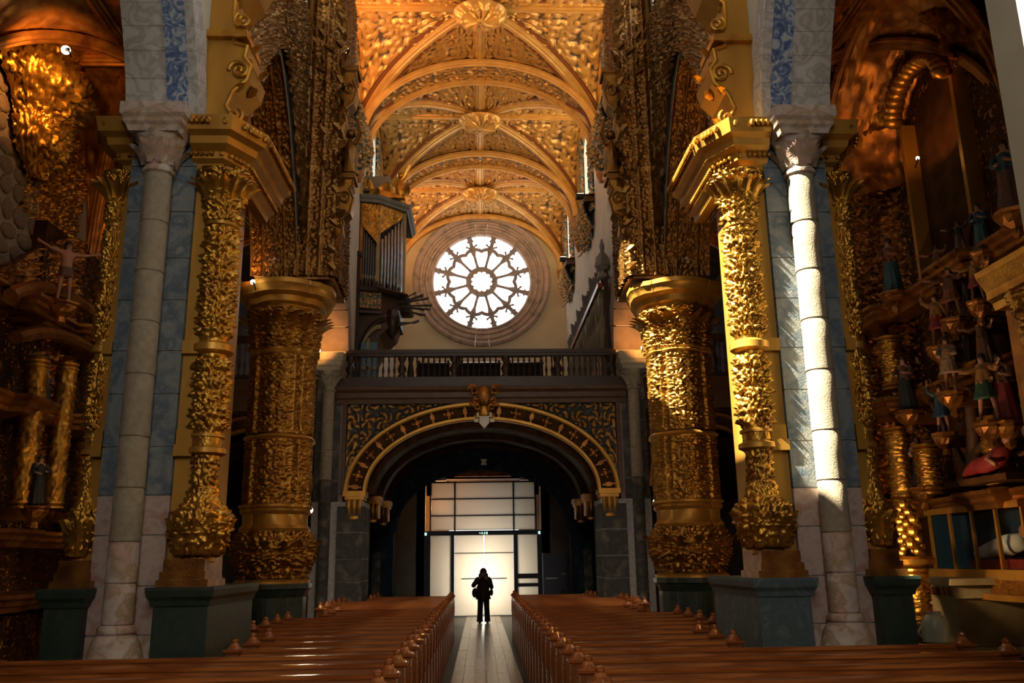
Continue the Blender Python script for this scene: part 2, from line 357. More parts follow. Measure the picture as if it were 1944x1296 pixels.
def leaf_mb(L_=0.2, Wd=0.1, curl=0.06, n=6):
    """acanthus leaf, lobed edge and curled tip, lying along +z, facing -y"""
    V = []; Fc = []
    for i in range(n + 1):
        t = i / n; w = Wd * 0.5 * math.sin(PI * min(t * 0.9 + 0.1, 1)) ** 0.7 * (1 + 0.25 * (i % 2)); y = -curl * t * t * 1.6; z = L_ * (t - 0.12 * t ** 3)
        V += [(-w, y + 0.012, z), (0, y - 0.02, z), (w, y + 0.012, z)]
    for i in range(n):
        for k in (0, 1): Fc.append((i * 3 + k, i * 3 + k + 1, i * 3 + k + 4, i * 3 + k + 3))
    b = len(V); V += [(p[0], p[1] + 0.015, p[2]) for p in V]; Fc += [tuple(q + b for q in reversed(g_)) for g_ in Fc[:]]
    mb = MB(); mb.add(V, Fc); return mb

# ================================================================ SETTING
YE = 32.5                       # end wall
PY = [9.85, 15.5, 21.3]         # pier centres
BAY = [2.55, 8.0, 13.45, 18.9, 24.35, 29.8]
HX, Z0, VB = 3.3, 12.95, 2.4    # nave half width, vault springing, vault rise
def ell(x, a=HX, b=VB, z0=Z0): return z0 + b * np.sqrt(np.maximum(0, 1 - (np.asarray(x, float) / a) ** 2))

struct(MB().box(-7.6, 7.6, -8, 33, -0.2, 0.0).build('floor', M['floor']), 'dark worn floor under the pews')
# outer shells
def coursed_wall(name, x0, x1, y0, y1, z0, z1, m):
    return struct(MB().box(x0, x1, y0, y1, z0, z1).build(name, m))
wl = coursed_wall('wall_left', -7.6, -7.2, -8, 33, 0, 10.4, M['mortar_tan'])
wr = coursed_wall('wall_right', 7.2, 7.6, -8, 33, 0, 10.4, M['plaster_dim'])
struct(MB().box(-7.6, 7.6, -8.3, -8, 0, 16.2).build('wall_front', M['plaster_pale']))
cw = thing('window_chancel_fill', 'tall unseen chancel window added behind the viewer as fill light', None, (0, -7.9, 7), kind='structure')  # added out of view; its glow lights the piers from the front
for i in range(3): MB().box(-1.8 + 1.25 * i, -.7 + 1.25 * i, -7.99, -7.96, 6.5, 12.5).build('pane', M['chancel_fill_glass'], cw)
MB().box(-1.95, 2.05, -7.99, -7.92, 6.3, 6.5).build('sill', M['stone'], cw)
struct(MB().box(-7.6, -4.05, -8, 33, 10.2, 10.4).build('ceiling_aisle_left', M['dark_gilt']))
struct(MB().box(4.05, 7.6, -8, 33, 10.2, 10.4).build('ceiling_aisle_right', M['dark_gilt']))
struct(MB().box(-4.1, 4.1, -8, 33.2, 15.75, 15.95).build('ceiling', M['gilt_wood']))
# rubble stones in the bare patch of the left wall
rs = random.Random(3)
def stone_mesh(seed):
    r = random.Random(seed); mb = MB(); mb.ball((0, 0, 0), 1, 9, 5)
    mb.v = [(max(-.5, min(.5, p[0])) * (1 + r.uniform(-.12, .12)), p[1] * (1 + r.uniform(-.15, .15)), p[2] * (1 + r.uniform(-.15, .15))) for p in mb.v]
    me = bpy.data.meshes.new('stone'); me.from_pydata(mb.v, [], mb.f); me.materials.append(M['rubble'])
    me.polygons.foreach_set('use_smooth', [True] * len(me.polygons)); return me
SM = [stone_mesh(i) for i in range(6)]
z = 4.6
while z < 9.6:
    h = rs.uniform(0.22, 0.34); y = 10.6 + rs.uniform(-.2, .1)
    while y < 13.2:
        w = rs.uniform(0.25, 0.55)
        o = bpy.data.objects.new('stone', rs.choice(SM)); COL.objects.link(o); o.parent = wl
        o.location = (-7.2, y + w / 2, z + h / 2); o.scale = (0.09, w * 0.49, h * 0.49); y += w + 0.02
    z += h + 0.02

# nave walls with arcade arches and clerestory openings ----------------------
ARCH = [(4.6, 9.1), (10.6, 14.75), (16.25, 20.6)]   # openings between piers
ZS = 6.85
def arch_z(y, a, b, apex=10.05):
    t = abs((y - (a + b) / 2) / ((b - a) / 2))
    return ZS + (apex - ZS) * (max(0, 1 - t ** 1.35)) ** 0.72
WIN = {}
for yc in BAY: WIN[yc] = (yc - 0.8, yc + 0.8, 12.1, 14.6)
WIN[8.0] = (6.75, 9.25, 10.4, 15.0); WIN[13.45] = (12.6, 14.4, 11.95, 15.0)
def win_top(y, w):
    t = (y - (w[0] + w[1]) / 2) / ((w[1] - w[0]) / 2); return w[3] - 0.25 + 0.4 * math.sqrt(max(0, 1 - t * t))
def nave_wall(name, s):
    ys = set([-8, 33])
    for a, b in ARCH: ys |= set(np.round(np.linspace(a, b, 33), 4)) | {a, b}
    for w in WIN.values(): ys |= set(np.round(np.linspace(w[0], w[1], 9), 4))
    ys |= {22.0}
    ys = sorted(ys); mb = MB()
    for y0, y1 in zip(ys[:-1], ys[1:]):
        if y1 - y0 < 1e-4: continue
        ym = (y0 + y1) / 2; lo0 = lo1 = 0.0
        for a, b in ARCH:
            if a <= ym <= b: lo0, lo1 = arch_z(y0, a, b), arch_z(y1, a, b)
        if ym < 4.6: lo0 = lo1 = 0.0
        segs = [[lo0, lo1, 15.8, 15.8]]
        for w in WIN.values():
            if w[0] <= ym <= w[1]:
                segs = [[lo0, lo1, w[2], w[2]], [win_top(y0, w), win_top(y1, w), 15.8, 15.8]]
        in_pier = not any(a <= ym <= b for a, b in ARCH)
        for a0, a1, b0, b1 in segs:
            if in_pier and a0 == 0 and 9 < ym < 21.5: a0 = a1 = ZS   # the piers stand there
            x0, x1 = s * 3.3, s * 4.05
            if a0 >= b0 - 1e-3 and a1 >= b1 - 1e-3: continue
            V = [(x0, y0, a0), (x1, y0, a0), (x0, y1, a1), (x1, y1, a1), (x0, y0, b0), (x1, y0, b0), (x0, y1, b1), (x1, y1, b1)]
            mb.hexa(V)
    return struct(mb.build(name, M['plaster_pale']))
wnl = nave_wall('wall_nave_left', -1); wnr = nave_wall('wall_nave_right', 1)
# stone arch rings (voussoirs) on the arcade
def voussoirs(parent, s, a, b, m, n=26, xin=3.24, xout=3.95, half=None, depth=0.42, g=.006):
    ysx = np.linspace(a, b, n + 1)
    for i in range(n):
        y0, y1 = ysx[i], ysx[i + 1]
        if half == 'lo' and y0 > (a + b) / 2: continue
        if half == 'hi' and y1 < (a + b) / 2: continue
        pts = []
        for y in (y0 + g, y1 - g):
            z = arch_z(y, a, b); e = 0.02
            t = (arch_z(y + e, a, b) - arch_z(y - e, a, b)) / (2 * e) if a + e < y < b - e else (6 if y < (a + b) / 2 else -6)
            nx, nz = -t, 1.0; l = math.hypot(nx, nz); pts.append((y, z, nx / l, nz / l))
        (ya, za, na, ma), (yb, zb, nb, mbb) = pts
        q = MB(); V = []
        for (y, z) in ((ya - na * 0.03, za - ma * 0.03), (yb - nb * 0.03, zb - mbb * 0.03), (ya + na * depth, za + ma * depth), (yb + nb * depth, zb + mbb * depth)):
            V += [(s * xin, y, z), (s * xout, y, z)]
        q.hexa(V); q.build('voussoir', m, parent)
for s, w in ((-1, wnl), (1, wnr)):
    voussoirs(w, s, *ARCH[2], M['arch_stone'], depth=0.5)
# near arch: soffit of pale veined stone with a painted blue strip, springing from the near piers
    voussoirs(w, s, *ARCH[0], M['marble_white'], n=40, xin=3.26, xout=4.07, depth=0.3, g=.0008)
    a, b = ARCH[0]
    mb = MB(); ysx = np.linspace(b - 1.9, b - 0.02, 30)
    path = [(s * 3.46, y, arch_z(y, a, b) - 0.03 - 0.06) for y in ysx]
    mb.tube(path, 0.001, 4)
    V = []; Fc = []
    for i, y in enumerate(ysx):
        e = 0.02; t = (arch_z(min(y + e, b - .001), a, b) - arch_z(y - e, a, b)) / (2 * e); l = math.hypot(t, 1)
        yy, zz = y + t / l * 0.06, arch_z(y, a, b) - 1 / l * 0.06
        V += [(s * 3.36, yy, zz), (s * 3.60, yy, zz), (s * 3.36, yy - t / l * .03, zz + .03 / l), (s * 3.60, yy - t / l * .03, zz + .03 / l)]
    for i in range(29):
        k = 4 * i; Fc += [(k, k + 1, k + 5, k + 4), (k + 2, k + 6, k + 7, k + 3), (k, k + 4, k + 6, k + 2), (k + 1, k + 3, k + 7, k + 5)]
    MB().add(V, Fc).build('painted_strip', M['azulejo'], w)

# end wall -----------------------------------------------------------------
RC = (0.05, 12.66); RR = 1.93
mb = MB(); n = 64; V = []; Fc = []
for i in range(n):
    a = 2 * PI * i / n; c, s_ = math.cos(a), math.sin(a)
    k = min((3.6) / abs(c) if abs(c) > 1e-6 else 99, ((15.9 - RC[1]) if s_ > 0 else (RC[1] - 5.9)) / abs(s_) if abs(s_) > 1e-6 else 99)
    V += [(RC[0] + 2.7 * c, YE, RC[1] + 2.7 * s_), (RC[0] + max(k, 2.7) * c, YE, RC[1] + max(k, 2.7) * s_)]
for i in range(n): j = (i + 1) % n; Fc.append((2 * i, 2 * i + 1, 2 * j + 1, 2 * j))
# corner fillers so that the rectangle is complete
wb = struct(mb.add(V, Fc).build('wall_back', M['plaster']))
mb = MB()
for sx in (-1, 1): mb.box(sx * 3.3 - .35, sx * 3.3 + .35, YE + .02, YE + 0.3, 5.9, 15.9)
mb.box(-3.6, 3.6, YE + .02, YE + 0.3, 5.9, 9.8); mb.box(-3.6, 3.6, YE + .35, YE + 0.5, 15.3, 16)
mb.build('wall_back_edge', M['plaster'], wb)
# lower end wall with portal opening
mb = MB(); YP = 33.6
mb.box(-7.6, -2.1, YE, YE + .3, 0, 6); mb.box(2.2, 7.6, YE, YE + .3, 0, 6); mb.box(-2.1, 2.2, YE, YE + .3, 4.9, 6)
mb.build('wall_lower', M['plaster_dim'], wb)
mb = MB()
mb.box(-7.6, -3.4, YE, YE + .3, 6, 10.4); mb.box(3.4, 7.6, YE, YE + .3, 6, 10.4)
mb.build('wall_aisle_end', M['plaster_dim'], wb)
mb = MB(); mb.box(-2.4, -1.25, YP, YP + .3, 0, 5); mb.box(1.4, 2.5, YP, YP + .3, 0, 5); mb.box(-2.4, 2.5, YP, YP + .3, 4.35, 5)
mb.box(-2.4, -2.1, YE, YP, 0, 5); mb.box(2.2, 2.5, YE, YP, 0, 5); mb.box(-2.4, 2.5, YE, YP, 4.9, 5.1); mb.box(-2.4, 2.5, 32.9, YP + .3, -.2, 0)
mb.build('porch', M['plaster_dim'], wb)

# rose window ----------------------------------------------------------------
rose = thing('window_1', 'round stone rose window of twelve petals in the end wall', None, (RC[0], YE, RC[1] - 2.7), kind='structure')
def ring(mb, prof, n=72):
    k = len(prof); V = []; Fc = []
    for i in range(n):
        a = 2 * PI * i / n
        for r, y in prof: V.append((RC[0] + r * math.cos(a), y, RC[1] + r * math.sin(a)))
    for i in range(n):
        j = (i + 1) % n
        for q in range(k - 1): Fc.append((i * k + q, i * k + q + 1, j * k + q + 1, j * k + q))
    return mb.add(V, Fc)
steps = [(2.74, YE - .02), (2.72, YE - .16), (2.62, YE - .2), (2.56, YE - .1), (2.48, YE - .02), (2.42, YE - .07), (2.36, YE - .05), (2.33, YE + .04), (2.25, YE + .06), (2.2, YE + .0), (2.14, YE + .03), (2.11, YE + .14), (2.03, YE + .15), (1.99, YE + .1), (1.93, YE + .16), (1.9, YE + .3), (1.92, YE + .42)]
# voussoir blocks of the ring: each block a segment
NB = 30
for i in range(NB):
    mb = MB(); V = []; Fc = []; k = len(steps); m_ = 4
    for j in range(m_):
        a = 2 * PI * (i + 0.01 + 0.98 * j / (m_ - 1)) / NB
        for r, y in steps: V.append((RC[0] + r * math.cos(a), y, RC[1] + r * math.sin(a)))
    for j in range(m_ - 1):
        for q in range(k - 1): Fc.append((j * k + q, j * k + q + 1, (j + 1) * k + q + 1, (j + 1) * k + q))
    Fc += [tuple(range(k)), tuple((m_ - 1) * k + q for q in range(k))]
    mb.add(V, Fc).build('ring_stone', M['rose_stone'], rose)
YT = YE + 0.27
def rp(r, a, y=YT): return (RC[0] + r * math.sin(a), y, RC[1] + r * math.cos(a))
mb = MB(); n = 144; V = []; Fc = []
for i in range(n):
    a = 2 * PI * i / n; ri = 0.34 + 0.09 * abs(math.cos(6 * a + PI / 2)) ** 0.6
    for r, y in ((ri, YT - .06), (0.58, YT - .08), (0.63, YT), (0.58, YT + .08), (ri, YT + .06)): V.append(rp(r, a, y))
for i in range(n):
    j = (i + 1) % n
    for q in range(5): Fc.append((i * 5 + q, i * 5 + (q + 1) % 5, j * 5 + (q + 1) % 5, j * 5 + q))
mb.add(V, Fc).build('hub', M['tracery'], rose)
for k in range(12):
    a = 2 * PI * (k + 0.5) / 12
    mb = MB(); mb.tube([rp(.57, a), rp(.72, a), rp(1.1, a), rp(1.26, a), rp(1.36, a)], [.08, .055, .06, .11, .14], 6); mb.build('spoke', M['tracery'], rose)
    a0, a1 = a, a + 2 * PI / 12; am = (a0 + a1) / 2
    mb = MB(); pts = []
    for i in range(15):
        t = i / 14; aa = a0 + (a1 - a0) * t; pts.append(rp(1.37 - 0.10 * math.sin(PI * t) + 0.06 * abs(math.sin(2 * PI * t)) ** .7, aa))
    mb.tube(pts, .075, 6); mb.build('scallop', M['tracery'], rose)
    mb = MB(); mb.tube([rp(1.36, a), rp(1.6, a), rp(1.93, a)], [.12, .08, .12], 6)
    for sg in (-1, 1):
        ar = [rp(1.50 + .0 * i, a + sg * (0.03 + 0.055 * i / 3)) for i in range(4)]
        mb.tube([rp(1.47, a + sg * .02), rp(1.50, a + sg * .075), rp(1.545, a + sg * .115)], [.05, .04, .034], 5); mb.ball(rp(1.56, a + sg * .125), .05, 6, 4)
        mb.tube([rp(1.80, a + sg * .02), rp(1.76, a + sg * .05), rp(1.72, a + sg * .075)], [.05, .04, .03], 5)
    mb.build('trefoil_mullion', M['tracery'], rose)
    q = MB(); V = []; Fc = []
    for i in range(6):
        aa = a0 + (a1 - a0) * i / 5; V += [rp(.36, aa, YT + .02), rp(1.97, aa, YT + .02)]
    for i in range(5): Fc.append((2 * i, 2 * i + 1, 2 * i + 3, 2 * i + 2))
    q.add(V, Fc).build('pane', M['rose_glass'], rose)
q = MB(); q.add([rp(.38, 2 * PI * i / 24, YT + .02) for i in range(24)], [tuple(range(24))]).build('pane', M['rose_glass'], rose)

# vault ------------------------------------------------------------------------
BORD = [(-.26, -.03), (-.26, .035), (-.20, .045), (-.20, .03), (.20, .03), (.20, .045), (.26, .035), (.26, -.03)]
M['rib_border'] = mat('red_brown_border', (.22, .075, .02), .5, .2)
RIB = [(-.17, 0), (-.17, .05), (-.12, .07), (-.10, .12), (-.05, .13), (-.03, .17), (.03, .17), (.05, .13), (.10, .12), (.12, .07), (.17, .05), (.17, 0)]
def prof_scaled(k, kd=1.0): return [(a * k, b * kd) for a, b in RIB]
HB = 2.725
def panel_grid(kind, su, sv, na=46, nb=34):
    """one eighth of a bay in (u,v): lateral cells (|u|>|v|) or longitudinal cells (|v|>|u|)"""
    A, B = np.meshgrid(np.linspace(0.10, 0.985, na), np.linspace(0.02, 0.98, nb))
    p = A; q = A * B
    if kind == 'lat': u, v = p, q; zz = Z0 + VB * np.sqrt(1 - v ** 2)
    else: v, u = p, q; zz = Z0 + VB * np.sqrt(1 - u ** 2)
    P = np.stack([su * u * HX, sv * v * HB, zz], -1)
    return P, u * HX, v * HB, A, B
def leafy(Ux, Vx, cx, cy, R, seed, k=9):
    d = np.hypot(Ux - cx, Vx - cy); th = np.arctan2(Vx - cy, Ux - cx)
    lob = 0.5 + 0.5 * np.cos(k * th + 2.2 * np.sin(d * 7 + seed) + 1.3 * np.cos(2 * th + seed))
    h = sstep(.15, .7, lob) * sstep(R, R * .75, d) * sstep(.07, .14, d) * (0.75 + .25 * np.cos(3 * k * th)); h = np.maximum(h, sstep(.11, .05, d))
    w = sstep(R * .98, R * 1.1, d)
    return h * (1 - w) * (.7 + .3 * foliage(Ux, Vx, .15, seed)) + foliage(Ux, Vx, 0.3, seed) * w
bay_meshes = {}
vault = thing('ceiling_vault', 'carved and gilded rib vault over the nave', None, (0, 18.9, Z0), kind='structure')
for yc in (18.9, 24.35, 29.8):
    for kind in ('lat', 'lon'):
        for su in (-1, 1):
            for sv in (-1, 1):
                key = (kind, su, sv)
                if key not in bay_meshes:
                    P, Ux, Vx, A, B = panel_grid(kind, su, sv)
                    H = foliage(Ux, Vx, .52 if kind == 'lat' else .42, 5 if kind == 'lat' else 9, None, .3)
                    H = H * sstep(0.0, .05, B) * sstep(1.0, .95, B) * sstep(.985, .95, A) * sstep(.1, .14, A)
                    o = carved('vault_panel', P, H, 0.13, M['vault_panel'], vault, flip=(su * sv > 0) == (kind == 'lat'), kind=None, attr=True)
                    bay_meshes[key] = o.data; o.matrix_parent_inverse = Matrix.Identity(4); o.location = (0, yc - 18.9, -Z0)
                else:
                    o = bpy.data.objects.new('vault_panel', bay_meshes[key]); COL.objects.link(o); o.parent = vault; o.location = (0, yc - 18.9, -Z0)
    # ribs
    th = np.linspace(0, PI, 41)
    for sg in (-1, 1):
        path = [(-HX * math.cos(t), yc - sg * HB * math.cos(t), Z0 + VB * math.sin(t)) for t in th]
        MB().sweep(path, prof_scaled(.95, 1.0), (sg * HB, -HX, 0) if sg > 0 else (HB, HX, 0)).build('diagonal_rib', M['vault_rib'], vault, True)
        MB().sweep(path, BORD, (sg * HB, -HX, 0) if sg > 0 else (HB, HX, 0)).build('rib_border', M['rib_border'], vault)
    zr = Z0 + VB
    def straight(p0, p1, lat, nm):
        q = MB().sweep([p0, p1], prof_scaled(1.1, .95), lat)
        q.build(nm, M['vault_rib'], vault, True)
        MB().sweep([p0, p1], [(a * 1.05, b) for a, b in BORD], lat).build('rib_border', M['rib_border'], vault)
    straight((0, yc - HB, zr), (0, yc + HB, zr), (-1, 0, 0), 'ridge_rib')
    straight((-HX, yc, zr), (HX, yc, zr), (0, 1, 0), 'ridge_rib')
    for sx in (-1, 1):
        path = [(sx * (HX - .0), yc - HB * math.cos(t), Z0 + VB * math.sin(t)) for t in th]
        MB().sweep(path, prof_scaled(.6, 1.4), (-1, 0, 0)).build('wall_rib', M['vault_rib'], vault, True)
    # boss: oval carved cartouche
    T, Rr = grid(0, 2 * PI, 64, .02, .62, 22); dz = .10 + .22 * np.sqrt(np.maximum(0, 1 - (Rr / .64) ** 2))
    H = np.maximum(.5 + .5 * np.cos(12 * T + Rr * 8), sstep(.16, .05, Rr)) * sstep(.66, .5, Rr) + .4 * np.exp(-((Rr - .42) / .03) ** 2)
    bo = carved('boss', np.stack([Rr * 1.08 * np.cos(T), yc + Rr * .98 * np.sin(T), zr - .08 - dz], -1), H, .09, M['vault_rib'], vault, flip=False, kind=None)
    for i in range(16):
        a = 2 * PI * i / 16; l = leaf_mb(.22, .16, .09); l.xf(Matrix.Translation((.5 * math.cos(a), yc + .45 * math.sin(a), zr - .22)) @ Matrix.Rotation(a + PI / 2, 4, 'Z') @ Matrix.Rotation(math.radians(-65), 4, 'X') )
        l.build('leaf', M['vault_rib'], bo, True)
# transverse carved bands
for yb in (16.175, 21.625, 27.075, 32.3):
    hw = 0.42 if yb < 32 else .2
    U, V_ = grid(-1, 1, 210, -hw, hw, 26)
    t = U * (PI / 2); x = HX * np.sin(t) * 0.975; z = Z0 - .05 + (VB - 0.12) * np.cos(t)
    P = np.stack([x, yb + V_, z], -1)
    H = np.maximum(foliage(np.abs(U) * 4.6, V_ + .42, 0.42, 21, None, .3), 0) * edge_fade(U, V_, -1, 1, -hw, hw, .05)
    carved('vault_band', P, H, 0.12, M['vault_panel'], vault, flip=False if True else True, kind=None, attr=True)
    th = np.linspace(0, PI, 51)
    for dy in (-hw - .07, hw + .07):
        path = [(-(HX * .975) * math.cos(tt), yb + dy, Z0 - .05 + (VB - .08) * math.sin(tt)) for tt in th]
        MB().sweep(path, prof_scaled(.55, 1.0), (0, 1, 0)).build('band_rib', M['vault_rib'], vault, True)
    for sx in (-1, 1):   # carved pendant corbels under the springing
        U, V_ = grid(0, PI, 26, 0, 1, 40)
        r = 0.22 * (1 - V_) ** .6 + .03
        P = np.stack([sx * (HX + .02 - r * np.sin(U) * 1.1), yb + r * 1.3 * np.cos(U), Z0 + .05 - V_ * 1.15], -1)
        carved('vault_corbel', P, foliage(U * .3, V_ * 1.1, .2, 33), .07, M['gilt_wood'], vault, flip=sx > 0, kind=None)

# glowing windows added at the aisle ends to light the galleries
for s in (-1, 1):
    w_ = thing('window_gallery_' + ('left' if s < 0 else 'right'), 'small glowing window added to light the %s aisle gallery' % ('left' if s < 0 else 'right'), None, (s * 5.6, 32.4, 7.2), kind='structure')
    MB().box(s * 5.6 - .5, s * 5.6 + .5, 32.44, 32.47, 7.2, 9.2).build('pane', M['cl_glass_r'], w_)
    for k in (-1, 0, 1): MB().box(s * 5.6 + k * .25 - .015, s * 5.6 + k * .25 + .015, 32.42, 32.45, 7.2, 9.2).build('glazing_bar', M['iron'], w_)
# clerestory windows -----------------------------------------------------------------
wn = 2
for s in (-1, 1):
    for yc in BAY:
        w = WIN[yc]; side = 'left' if s < 0 else 'right'
        wi = thing('window_%d' % wn, 'daylit clerestory window in the %s nave wall' % side, None, (s * 3.9, yc, w[2]), kind='structure'); wn += 1
        x = s * 3.92; q = MB(); V = [(x, w[0], w[2]), (x, w[1], w[2])] + [(x, y, win_top(y, w)) for y in np.linspace(w[1], w[0], 9)]
        q.add(V, [tuple(range(len(V)))]).build('pane', M['cl_glass_r'] if s > 0 else M['cl_sun'] if yc < 15 else M['cl_glass'], wi)
        for k in (range(1, 4) if yc > 15 else (2,)):
            y = w[0] + (w[1] - w[0]) * k / 4; MB().box(x - .03, x + .03, y - .02, y + .02, w[2], win_top(y, w)).build('glazing_bar', M['iron'], wi)
        nz = int((w[3] - w[2]) / .6) if yc > 15 else 0
        for k in range(1, nz + 1):
            z = w[2] + (w[3] - w[2]) * k / (nz + 1); MB().box(x - .02, x + .02, w[0], w[1], z - .015, z + .015).build('glazing_bar', M['iron'], wi)
        if yc < 15: continue
        xf_ = 3.3; pr = .30 if yc > 20 else .52
        # carved and gilded surround: two jamb strips, head, and apron with pendants
        for yy in (w[0] - .22, w[1] + .22):
            U, V_ = grid(-.2, .2, 14, w[2] - .4, 15.0, 90)
            P = np.stack([s * (xf_ - .05 - .12 * np.cos(U / .2 * PI / 2)), yy + U, V_], -1)
            carved('jamb_carving', P, foliage(U + .2, V_, .22, 41, mirror=.2), .10, M['apron'], wi, flip=s < 0, attr=True, kind=None)
        U, V_ = grid(-1.25, 1.25, 90, 0, 1, 46)
        drop = .75 + .35 * np.cos(U * PI * 1.6) ** 2 - .25 * np.abs(U)
        P = np.stack([s * (xf_ - pr * (1 - V_ ** 2) - .02), yc + U * (1 - .15 * V_), w[2] - .1 - V_ * drop], -1)
        carved('apron_carving', P, foliage(U + 2, V_ * drop, .3, 47, mirror=2.0), .12, M['apron'], wi, flip=s < 0, attr=True, kind=None)
        plan = [(s * xf_, yc - 1.28), (s * (xf_ - pr), yc - 1.22), (s * (xf_ - pr), yc + 1.22), (s * xf_, yc + 1.28)]
        if s > 0: plan = plan
        else: plan = plan[::-1]
        MB().mould(plan, [(-.02, w[2] - .18), (.05, w[2] - .16), (.05, w[2] - .06), (.1, w[2] - .03), (.1, w[2] + .05), (-.02, w[2] + .05)]).build('sill', M['brown_wood'] if yc > 20 else M['gilt_wood'], wi)
        MB().box(min(s * xf_, s * (xf_ - pr)), max(s * xf_, s * (xf_ - pr)), yc - 1.2, yc + 1.2, w[2] - .16, w[2] + .03).build('sill_shelf', M['brown_wood'], wi)
        for k in range(3):
            l = leaf_mb(.4, .2, .12); l.xf(Matrix.Translation((s * (xf_ - .12), yc + (k - 1) * .8, w[2] - .8)) @ Matrix.Rotation(s * PI / 2, 4, 'Z') @ Matrix.Rotation(PI, 4, 'X'))
            l.build('pendant_leaf', M['gilt_wood'], wi, True)

# ================================================================ PIERS
def polyline_param(pts, n):
    P = np.array(pts, float); d = np.r_[0, np.cumsum(np.hypot(*np.diff(P, axis=0).T))]; t = np.linspace(0, d[-1], n)
    return np.stack([np.interp(t, d, P[:, 0]), np.interp(t, d, P[:, 1])], -1), t
def wrap_surface(pts, n, zs, off):
    """vertical carved skin around a plan polyline; off(z) pushes outward"""
    C_, t = polyline_param(pts, n); d = np.gradient(C_, axis=0); nn = np.stack([d[:, 1], -d[:, 0]], -1); nn /= np.linalg.norm(nn, axis=1, keepdims=True)
    o = np.interp(zs, *off) if isinstance(off, tuple) else np.zeros(len(zs)) + off
    P = np.zeros((len(zs), n, 3)); P[..., 0] = C_[None, :, 0] + nn[None, :, 0] * o[:, None]; P[..., 1] = C_[None, :, 1] + nn[None, :, 1] * o[:, None]; P[..., 2] = zs[:, None]
    U, V = np.meshgrid(t, zs); return P, U, V
def mirror_copy(root, label):
    c = copy_tree(root); c.location.x = -root.location.x; c.scale.x = -1; c['label'] = label; return c

